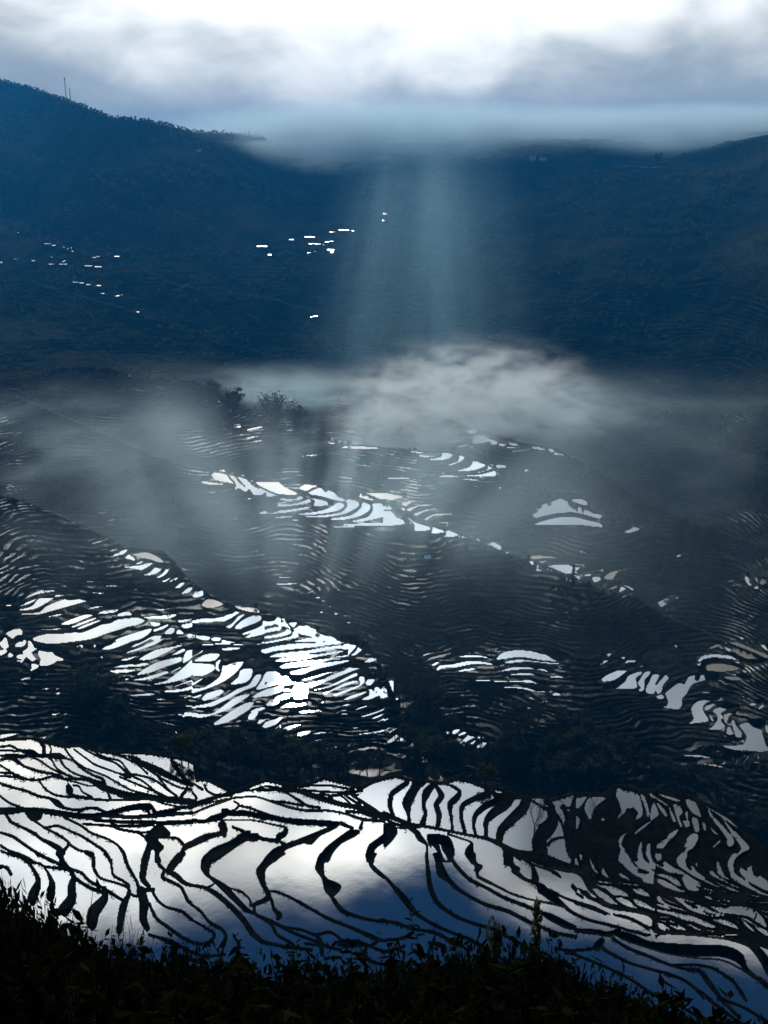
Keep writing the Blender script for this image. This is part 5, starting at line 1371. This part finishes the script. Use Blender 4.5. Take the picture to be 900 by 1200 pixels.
wood([(578, 556), (600, 560), (650, 580), (680, 590), (640, 590), (618, 606), (598, 590), (582, 574)], 24, (8, 15), 'bush on the bank left of the two broad ponds', 'bushes on the rough bank', ('shrub_mid', 'broad'), 5)
wood([(706, 590), (745, 600), (760, 622), (735, 630), (706, 612)], 14, (16, 27), 'dark tree right of the two broad ponds', 'trees beside the broad ponds', ('broad',), 6)
wood([(790, 628), (845, 632), (862, 655), (820, 662), (790, 650)], 16, (16, 27), 'tree in the dim copse right of the broad ponds', 'trees of the dim copse', ('broad',), 7)
wood([(645, 690), (700, 700), (740, 728), (700, 735), (650, 722)], 18, (9, 18), 'bush below the crooked ponds of the middle spur', 'bushes below the crooked ponds', ('shrub_mid', 'broad'), 6)
wood([(232, 470), (256, 474), (282, 480), (300, 488), (286, 490), (250, 478)], 7, (18, 32), 'pale tree in mist left of the bamboo clumps', 'trees left of the bamboo', ('broad', 'bare'), 6)
wood([(60, 780), (110, 800), (70, 830), (10, 830), (0, 800)], 10, (8, 14), 'small bush on the dark slope at the left', 'bushes on the left slope', ('shrub_mid',), 12)
# bushes along the crests
for i, x in enumerate((300, 330, 372, 400, 430, 442, 452)):
    y = float(np.interp(x, PXs, C1)) + 1
    plant_px('shrub_mid', x, y, random.uniform(5, 9), 'small bush on the crest above the sunlit ponds', 'bushes along the bright crest')
for i, x in enumerate((372, 378, 386, 394, 401, 409, 480, 486, 531, 620, 690, 716)):
    y = float(np.interp(x, PXs, C3 if x < 600 else C2)) + 1
    plant_px('shrub_mid', x, y, random.uniform(5, 12), 'small bush on the skyline of a middle crest', 'bushes along the middle crests')
plant_px('bamboo', 320, 498, 46, 'large feathery bamboo clump on the misty crest', None, 1.0, var=0)
plant_px('bamboo', 348, 504, 36, 'smaller bamboo clump right of the large one', None, 0.95, var=1)
plant_px('bamboo', 100, 838, 62, 'tall bamboo clump rising among the trees left of the sun glint', None, 0.8, var=2)
plant_px('yellow', 468, 520, 22, 'thin yellow tree on the crest in the bright mist', None, 0.8, var=0)
plant_px('yellow', 443, 519, 15, 'shorter yellowish tree left of the thin yellow tree', None, 0.7, var=1)
plant_px('bare', 455, 521, 17, 'slender leafless tree between two yellow trees', None, 0.6, var=0)
plant_px('bare', 568, 540, 15, 'round bare tree standing alone at the end of the bright stair of ponds', None, 1.3, var=1)
plant_px('bare', 581, 547, 14, 'slim bare tree right of the round bare one', None, 0.8, var=2)
plant_px('conifer', 671, 690, 30, 'pointed dark conifer in front of the crooked ponds', None, 1.0, var=0)
plant_px('conifer', 722, 905, 42, 'pointed conifer at the right end of the dark wood', None, 0.8, var=1)
plant_px('bare', 626, 985, 62, 'tall leafless tree standing over the ponds of the near spur', None, 0.8, var=0)
plant_px('bare', 691, 985, 58, 'leafless tree beside the black bank, right of the taller bare tree', None, 0.7, var=1)
plant_px('broad', 529, 738, 15, 'small round tree alone on the dark terraces', None, 0.9, var=2)
plant_px('broad', 454, 752, 20, 'pale bushy tree above the end of the bright crest', None, 1.1, var=3)
plant_px('broad', 547, 648, 11, 'little tree on the dark slope below the toothed row of ponds', None, 1.1, var=0)
plant_px('broad', 502, 637, 12, 'little tree under the long white pond edge', None, 1.2, var=1)
plant_px('broad', 770, 194, 14, 'lone dark tree on the brow of the right hill', None, 1.1, var=4)
plant_px('broad', 13, 275, 11, 'dark tree beside the small bright ponds at the left edge of the mountain', None, 1.1, var=0)

# stuff: scattered scrub on the slopes and the woods of the mountain
def scatter(name, pts, m, label, ncard, cardk):
    Vs, n = [], 0
    r = np.random.default_rng(5)
    for px, py, hpx in pts:
        g = np.array(ground(px, py)); s = scale_at(px, py) * hpx
        c_ = g + r.normal(size=(ncard, 3)) * s * np.array([.34, .34, .22]) + np.array([0, 0, s * .42])
        V, Q = cards(c_, r.normal(size=(ncard, 3)), s * cardk * (0.6 + 0.8 * r.random(ncard)), s * cardk * 0.8, r)
        Vs.append(V)
    V = np.concatenate(Vs)
    o = link(name, mesh_np(name, V, np.arange(len(V)).reshape(-1, 4), m, False))
    tag(o, label, None, None, 'stuff')
    return o

r = np.random.default_rng(77)
NA, NB_, NC_ = fbm(gx / 38, gy / 15, 91, 3), fbm(gx / 34, gy / 16, 93, 3), fbm(gx / 16, gy / 9, 95, 2)
pts = []
while len(pts) < 9000:
    x, y = r.uniform(-50, 950), r.uniform(95, 428)
    j = int(x) - X0
    if y < TOP[j] + 0.5:
        continue
    dens = 0.5 + 1.7 * NA[int(y) - R0, j]
    edge = min(abs(y - C6[j]), abs(y - C7[j]) if x > 500 else 99, abs(y - C8[j]) if x > 745 else 99)
    if y < TOP[j] + 22: dens += 0.4
    if edge < 3: dens += 0.35
    if r.random() > max(dens, 0) ** 2: continue
    if wet[int(y) - R0, j]: continue
    pts.append((x, y, r.uniform(1.8, 5.5) * (1.0 if y > 200 else 0.8)))
for x in range(-50, 955, 2):
    pts.append((x + r.uniform(-1, 1), TOP[x - X0] + 1.5, r.uniform(1.5, 4.0) * (1.3 if 60 < x < 330 else 1)))
scatter('mountain_woods', pts, M_LEAF, 'woods and hedges scattered over the dark mountain', 7, 0.55)
pts = []
while len(pts) < 3600:
    x, y = r.uniform(-50, 950), r.uniform(432, 905)
    i, j = int(y) - R0, int(x) - X0
    if y > RIM[j] - 2 or wet[i - 1:i + 2, j - 2:j + 3].any():
        continue
    dens = 0.30 + 1.5 * NB_[i, j]
    if FLOOD[i, j] > 0.25: dens -= 0.4
    if r.random() > max(dens, 0) ** 2: continue
    pts.append((x, y, r.uniform(1.5, 4.5)))
scatter('scrub', pts, M_LEAF, 'low scrub growing on the terrace banks', 12, 0.42)
# tufts along the bunds of the near spur
pts = []
nb = free & (lip > 0.12) & near & (gy < 1175) & (gx > -20) & (gx < 920)
cand = np.argwhere(nb)
for k in r.choice(len(cand), 9000, replace=False):
    i, j = cand[k]
    if NC_[i, j] < 0.0: continue
    pts.append((gx[i, j] + r.uniform(-.5, .5), gy[i, j] + r.uniform(-.5, .5), r.uniform(0.9, 2.8)))
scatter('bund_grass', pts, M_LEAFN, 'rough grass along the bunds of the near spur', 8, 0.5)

# ------------------------------------------------------------------ the hillside below the lookout, with its bushes
def slope_z(x, y):
    return ZC - 1.9 - 1.06 * y - (0.03 * (y - 24) ** 2 if y > 24 else 0) + 0.25 * float(fbm(np.array([x / 3.0]), np.array([y / 3.0]), 97, 3)[0])
xs = np.linspace(-30, 30, 90); ys = np.linspace(-4, 44, 80)
Vs = np.array([(x, y, slope_z(x, y)) for y in ys for x in xs])
ii = np.arange(len(Vs)).reshape(len(ys), len(xs))
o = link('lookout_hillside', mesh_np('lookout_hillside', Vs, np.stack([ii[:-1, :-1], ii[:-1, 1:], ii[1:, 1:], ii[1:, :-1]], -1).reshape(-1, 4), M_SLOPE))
tag(o, 'black overgrown hillside falling away below the viewpoint', None, None, 'structure')
SIL = [(-40, 1000), (0, 1016), (20, 1020), (50, 1045), (70, 1062), (90, 1078), (130, 1092), (150, 1080), (165, 1092), (200, 1086), (215, 1096), (240, 1108), (262, 1098), (290, 1112), (330, 1106), (350, 1098), (370, 1112), (400, 1108),
       (430, 1116), (450, 1118), (485, 1090), (515, 1098), (550, 1098), (578, 1076), (600, 1086), (631, 1084), (650, 1092), (680, 1112), (720, 1138), (760, 1158), (800, 1174), (850, 1196), (940, 1230)]
SX, SY = zip(*SIL)
def bush_at(px, Y, ptop, label, group, kind='shrub', wide=1.0, **kw):
    x = xfac(px, ptop) * Y
    zt = ZC - Y * tand(ptop)
    z0 = slope_z(x, Y)
    h = zt - z0
    if h < 0.4:
        return None
    w_ = wide * min(1.0, 2.6 / h)
    if group:
        for lim, ph_ in ((90, 'at the far left end'), (220, 'below the thick black banks'), (330, 'below the zigzag bunds'), (450, 'below the deep blue water'), (560, 'round the tallest leafy sprig'),
                         (625, 'left of the slim ragged tree'), (740, 'right of the slim ragged tree'), (2000, 'towards the lower right corner')):
            if px < lim:
                label = label + ', ' + ph_
                break
    return plant(kind, Vector((x, Y, z0 - 0.05)), h * 1.02, label, group, w_, **kw)
for row, (Y, dx, off, lb, gr) in enumerate(((30, 13, 2, 'black bush on the hillside edge against the ponds', 'bushes at the edge of the lookout hillside'),
                                            (21, 15, 12, 'black bush amid the thicket', 'bushes in the middle of the lookout hillside'),
                                            (13, 20, 34, 'dark bush low in the thicket', 'bushes at the foot of the lookout hillside'),
                                            (8.5, 34, 62, 'dark leafy bush nearest the viewer', 'bushes right below the viewpoint'))):
    x = -36.0
    while x < 900:
        pt = float(np.interp(x, SX, SY)) + off + random.uniform(-9, 16) - (14 if random.random() < 0.12 else 0)
        Yr = Y * random.uniform(0.9, 1.1)
        bush_at(x, Yr, min(pt, 1198), lb, gr, wide=1.15 if row else 1.0)
        x += dx * random.uniform(0.75, 1.25)
bush_at(631, 31, 1056, 'slim ragged tree that stands above the bushes at the right', None, kind='conifer', wide=1.25, var=0)
bush_at(577, 29, 1072, 'round-headed sapling above the bushes left of the ragged tree', None, kind='broad', wide=0.8, var=2)
bush_at(72, 27, 1052, 'leafless thin bush at the left edge of the hillside', None, kind='bare', wide=1.0, var=1)
bush_at(140, 26, 1064, 'leafless twiggy bush in front of the blue ponds', None, kind='bare', wide=1.1, var=2)
bush_at(118, 27, 1074, 'leafless bush left of the twiggy bush', None, kind='bare', wide=1.0, var=0)

# sprigs with large single leaves
def leaf_mesh():
    V = []
    n = 6
    for i in range(n + 1):
        t = i / n
        w_ = 0.17 * math.sin(math.pi * t ** 0.8) ** 0.8 if 0 < t < 1 else 0.0
        z = -0.18 * t * t
        V += [(t, -w_, z + 0.04 * (w_ > 0)), (t, 0, z), (t, w_, z + 0.04 * (w_ > 0))]
    Q = []
    for i in range(n):
        b0 = 3 * i
        Q += [(b0, b0 + 3, b0 + 4, b0 + 1), (b0 + 1, b0 + 4, b0 + 5, b0 + 2)]
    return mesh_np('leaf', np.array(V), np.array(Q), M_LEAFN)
LEAF = leaf_mesh()
def sprig(px, Y, ptop, hgt, label, n, seed, ll=0.17):
    r = np.random.default_rng(seed)
    x = xfac(px, ptop) * Y
    zt = ZC - Y * tand(ptop)
    z0 = slope_z(x, Y)
    root = link('leafy_sprig', None, None, Vector((x, Y, z0)))
    tag(root, label, 'plant')
    h = zt - z0
    P = [(Vector((0.03 * r.normal() * i, 0.03 * r.normal() * i, h * i / 6)), 0.011 - 0.0012 * i) for i in range(7)]
    tv, tq = tubes([P], 5)
    link('stem', mesh_np('stem', tv, tq, M_BARKN), root)
    for k in range(n):
        t = 1 - (hgt / h) * (k / n) * 1.0
        t = max(min(t, 1), 0.05)
        i0 = min(int(t * 6), 5)
        p = P[i0][0].lerp(P[i0 + 1][0], t * 6 - i0)
        o = link('leaf', LEAF, root, p)
        a_ = k * 2.4 + r.normal() * 0.3
        s = ll * (0.55 + 0.6 * r.random()) * (0.7 if k < 4 else 1)
        o.scale = (s, s, s)
        o.rotation_euler = (r.normal() * 0.3, -1.0 + 1.1 * min(k / 6, 1) + 0.25 * r.normal(), a_)
    return root
sprig(289, 9.5, 1097, 0.9, 'upright leafy sprig with pointed leaves under the blue pond, left of centre', 26, 1)
sprig(263, 10, 1104, 0.8, 'shorter leafy sprig left of the upright one', 20, 2)
sprig(352, 10, 1098, 0.8, 'leafy sprig between two blue ponds, left of centre', 22, 3)
sprig(407, 11, 1112, 0.7, 'low leafy sprig near the middle of the bottom thicket', 18, 4)
sprig(497, 9.5, 1082, 1.1, 'tallest leafy sprig with broad pointed leaves at the middle of the thicket', 34, 5, 0.19)
sprig(470, 9.8, 1112, 0.7, 'leafy sprig at the foot of the tallest one', 20, 6)
sprig(428, 9, 1128, 0.7, 'small leafy sprig in the dark bottom thicket', 18, 7)

# ------------------------------------------------------------------ buildings and masts, far away
M_WALLW = flat_mat('whitewash', (0.55, 0.56, 0.55))
M_WALLT = flat_mat('clay_wall', (0.22, 0.18, 0.13))
M_ROOF = flat_mat('grey_tiles', (0.10, 0.10, 0.11))
M_GLASS = flat_mat('dark_pane', (0.02, 0.025, 0.03), 0.3)
M_STEEL = flat_mat('steel', (0.2, 0.21, 0.22), 0.5)
M_BLUE = flat_mat('blue_sheet', (0.10, 0.30, 0.55), 0.5)

def boxes(L_):
    V, Q = [], []
    for (x0, y0, z0, x1, y1, z1) in L_:
        b0 = len(V)
        V += [(x, y, z) for x in (x0, x1) for y in (y0, y1) for z in (z0, z1)]
        Q += [tuple(b0 + i for i in q) for q in ((0, 1, 3, 2), (4, 6, 7, 5), (0, 4, 5, 1), (2, 3, 7, 6), (0, 2, 6, 4), (1, 5, 7, 3))]
    return np.array(V, float), np.array(Q)

def house(px, py, wpx, hpx, label, wall, gable=True, group=None):
    s = scale_at(px, py)
    w_, h = wpx * s, hpx * s
    dp = w_ * 0.7
    root = link('farmhouse', None, None, ground(px, py) - Vector((0, 0, 1)))
    root.rotation_euler = (0, 0, random.uniform(-0.3, 0.3))
    tag(root, label, 'house', group)
    wl = link('wall', mesh_np('wall', *boxes([(-w_ / 2, -dp / 2, 0, w_ / 2, dp / 2, h)]), wall, False), root)
    e = 0.06 * w_
    if gable:
        V = [(-w_ / 2 - e, -dp / 2 - e, h), (w_ / 2 + e, -dp / 2 - e, h), (w_ / 2 + e, dp / 2 + e, h), (-w_ / 2 - e, dp / 2 + e, h), (-w_ / 2 - e, 0, h * 1.45), (w_ / 2 + e, 0, h * 1.45)]
        me = bpy.data.meshes.new('roof')
        me.from_pydata(V, [], [(0, 1, 5, 4), (2, 3, 4, 5), (0, 4, 3), (1, 2, 5), (0, 3, 2, 1)])
        me.materials.append(M_ROOF)
        link('roof', me, root)
    else:
        link('roof', mesh_np('roof', *boxes([(-w_ / 2 - e, -dp / 2 - e, h + .02, w_ / 2 + e, dp / 2 + e, h + 0.08 * h)]), M_ROOF, False), root)
    nfl = 2 if hpx > 3.5 else 1
    for f in range(nfl):
        for k in range(3):
            cx = (-0.32 + 0.32 * k) * w_
            z = h * (0.35 + 0.45 * f) if nfl == 2 else h * 0.5
            link('window', mesh_np('window', *boxes([(cx - .05 * w_, -dp / 2 - .02 * w_, z - .08 * h, cx + .05 * w_, -dp / 2 + .01 * w_, z + .08 * h)]), M_GLASS, False), wl)
    return root
house(561, 186, 7, 3, 'low white farmhouse, leftmost of the hamlet under the ridge cloud', M_WALLW)
house(570, 184, 5, 4, 'taller white house with a grey roof near the left end of the hamlet', M_WALLW)
house(590, 186, 7, 2.5, 'clay-walled farmhouse in the middle of the hamlet', M_WALLT)
house(611, 186, 6, 3, 'dull clay house just left of the bright block', M_WALLT)
house(624, 189, 7, 6, 'bright white flat-roofed block, largest of the hamlet', M_WALLW, False)
house(637, 188, 7, 3.4, 'low pale house at the right end of the hamlet', M_WALLW)
house(233, 178, 5, 2, 'tiny pale house on the wooded slope below the left ridge', M_WALLW)
# field hut with a blue sheet roof
g = ground(501, 656); s = scale_at(501, 656)
hut = link('field_hut', None, None, g)
tag(hut, 'small field hut with a light blue sheet roof on the dark terraces', 'hut')
link('wall', mesh_np('wall', *boxes([(-3.2 * s, -2.4 * s, 0, 3.2 * s, 2.4 * s, 2.4 * s)]), M_WALLT, False), hut)
me = bpy.data.meshes.new('roof')
me.from_pydata([(-4 * s, -3.2 * s, 2.2 * s), (4 * s, -3.2 * s, 2.2 * s), (4 * s, 3 * s, 4.2 * s), (-4 * s, 3 * s, 4.2 * s), (-4 * s, -3.2 * s, 2.45 * s), (4 * s, -3.2 * s, 2.45 * s), (4 * s, 3 * s, 4.45 * s), (-4 * s, 3 * s, 4.45 * s)], [],
               [(0, 3, 2, 1), (4, 5, 6, 7), (0, 1, 5, 4), (1, 2, 6, 5), (2, 3, 7, 6), (3, 0, 4, 7)])
me.materials.append(M_BLUE)
link('roof', me, hut)
link('door', mesh_np('door', *boxes([(-.6 * s, -2.5 * s, 0, .6 * s, -2.35 * s, 1.7 * s)]), M_GLASS, False), hut)

def mast(px, hpx, label):
    py = TOP[int(px) - X0] + 2
    g = ground(px, py); s = scale_at(px, py)
    h = hpx * s
    root = link('radio_mast', None, None, g)
    tag(root, label, 'mast')
    w0, w1 = 0.55 * s, 0.2 * s
    legs = []
    for sx, sy in ((-1, -1), (1, -1), (1, 1), (-1, 1)):
        P = [(Vector((sx * w0, sy * w0, 0)), .13 * s), (Vector((sx * w1, sy * w1, h)), .1 * s)]
        link('leg', mesh_np('leg', *tubes([P], 4), M_STEEL), root)
        legs.append(P)
    br = []
    n = 12
    for i in range(n):
        t0, t1 = i / n, (i + 1) / n
        for k in range(4):
            a_, b_ = legs[k], legs[(k + 1) % 4]
            br.append([(a_[0][0].lerp(a_[1][0], t0), .05 * s), (b_[0][0].lerp(b_[1][0], t1), .05 * s)])
    link('bracing', mesh_np('bracing', *tubes(br, 3), M_STEEL), root)
    link('antenna', mesh_np('antenna', *boxes([(-.7 * s, -.3 * s, h * .93, .7 * s, .3 * s, h * .99)]), M_STEEL, False), root)
mast(78, 24, 'tall thin radio mast on the left skyline of the mountain')
mast(83, 15, 'shorter radio mast right beside the tall one')

# pale track over the brow of the right hill
tp = [(722, 194), (735, 191), (750, 192), (764, 193), (780, 192)]
V, Q = [], []
for k, (x, y) in enumerate(tp):
    g = ground(x, y + 4); s = scale_at(x, y + 4)
    V += [tuple(g + Vector((0, -1.2 * s, 1.0))), tuple(g + Vector((0, 1.6 * s, 2.0)))]
    if k: Q.append((2 * k - 2, 2 * k, 2 * k + 1, 2 * k - 1))
o = link('track', mesh_np('track', np.array(V), np.array(Q), flat_mat('pale_gravel', (0.25, 0.24, 0.2)), False))
tag(o, 'pale track over the brow of the right hill', None, None, 'structure')
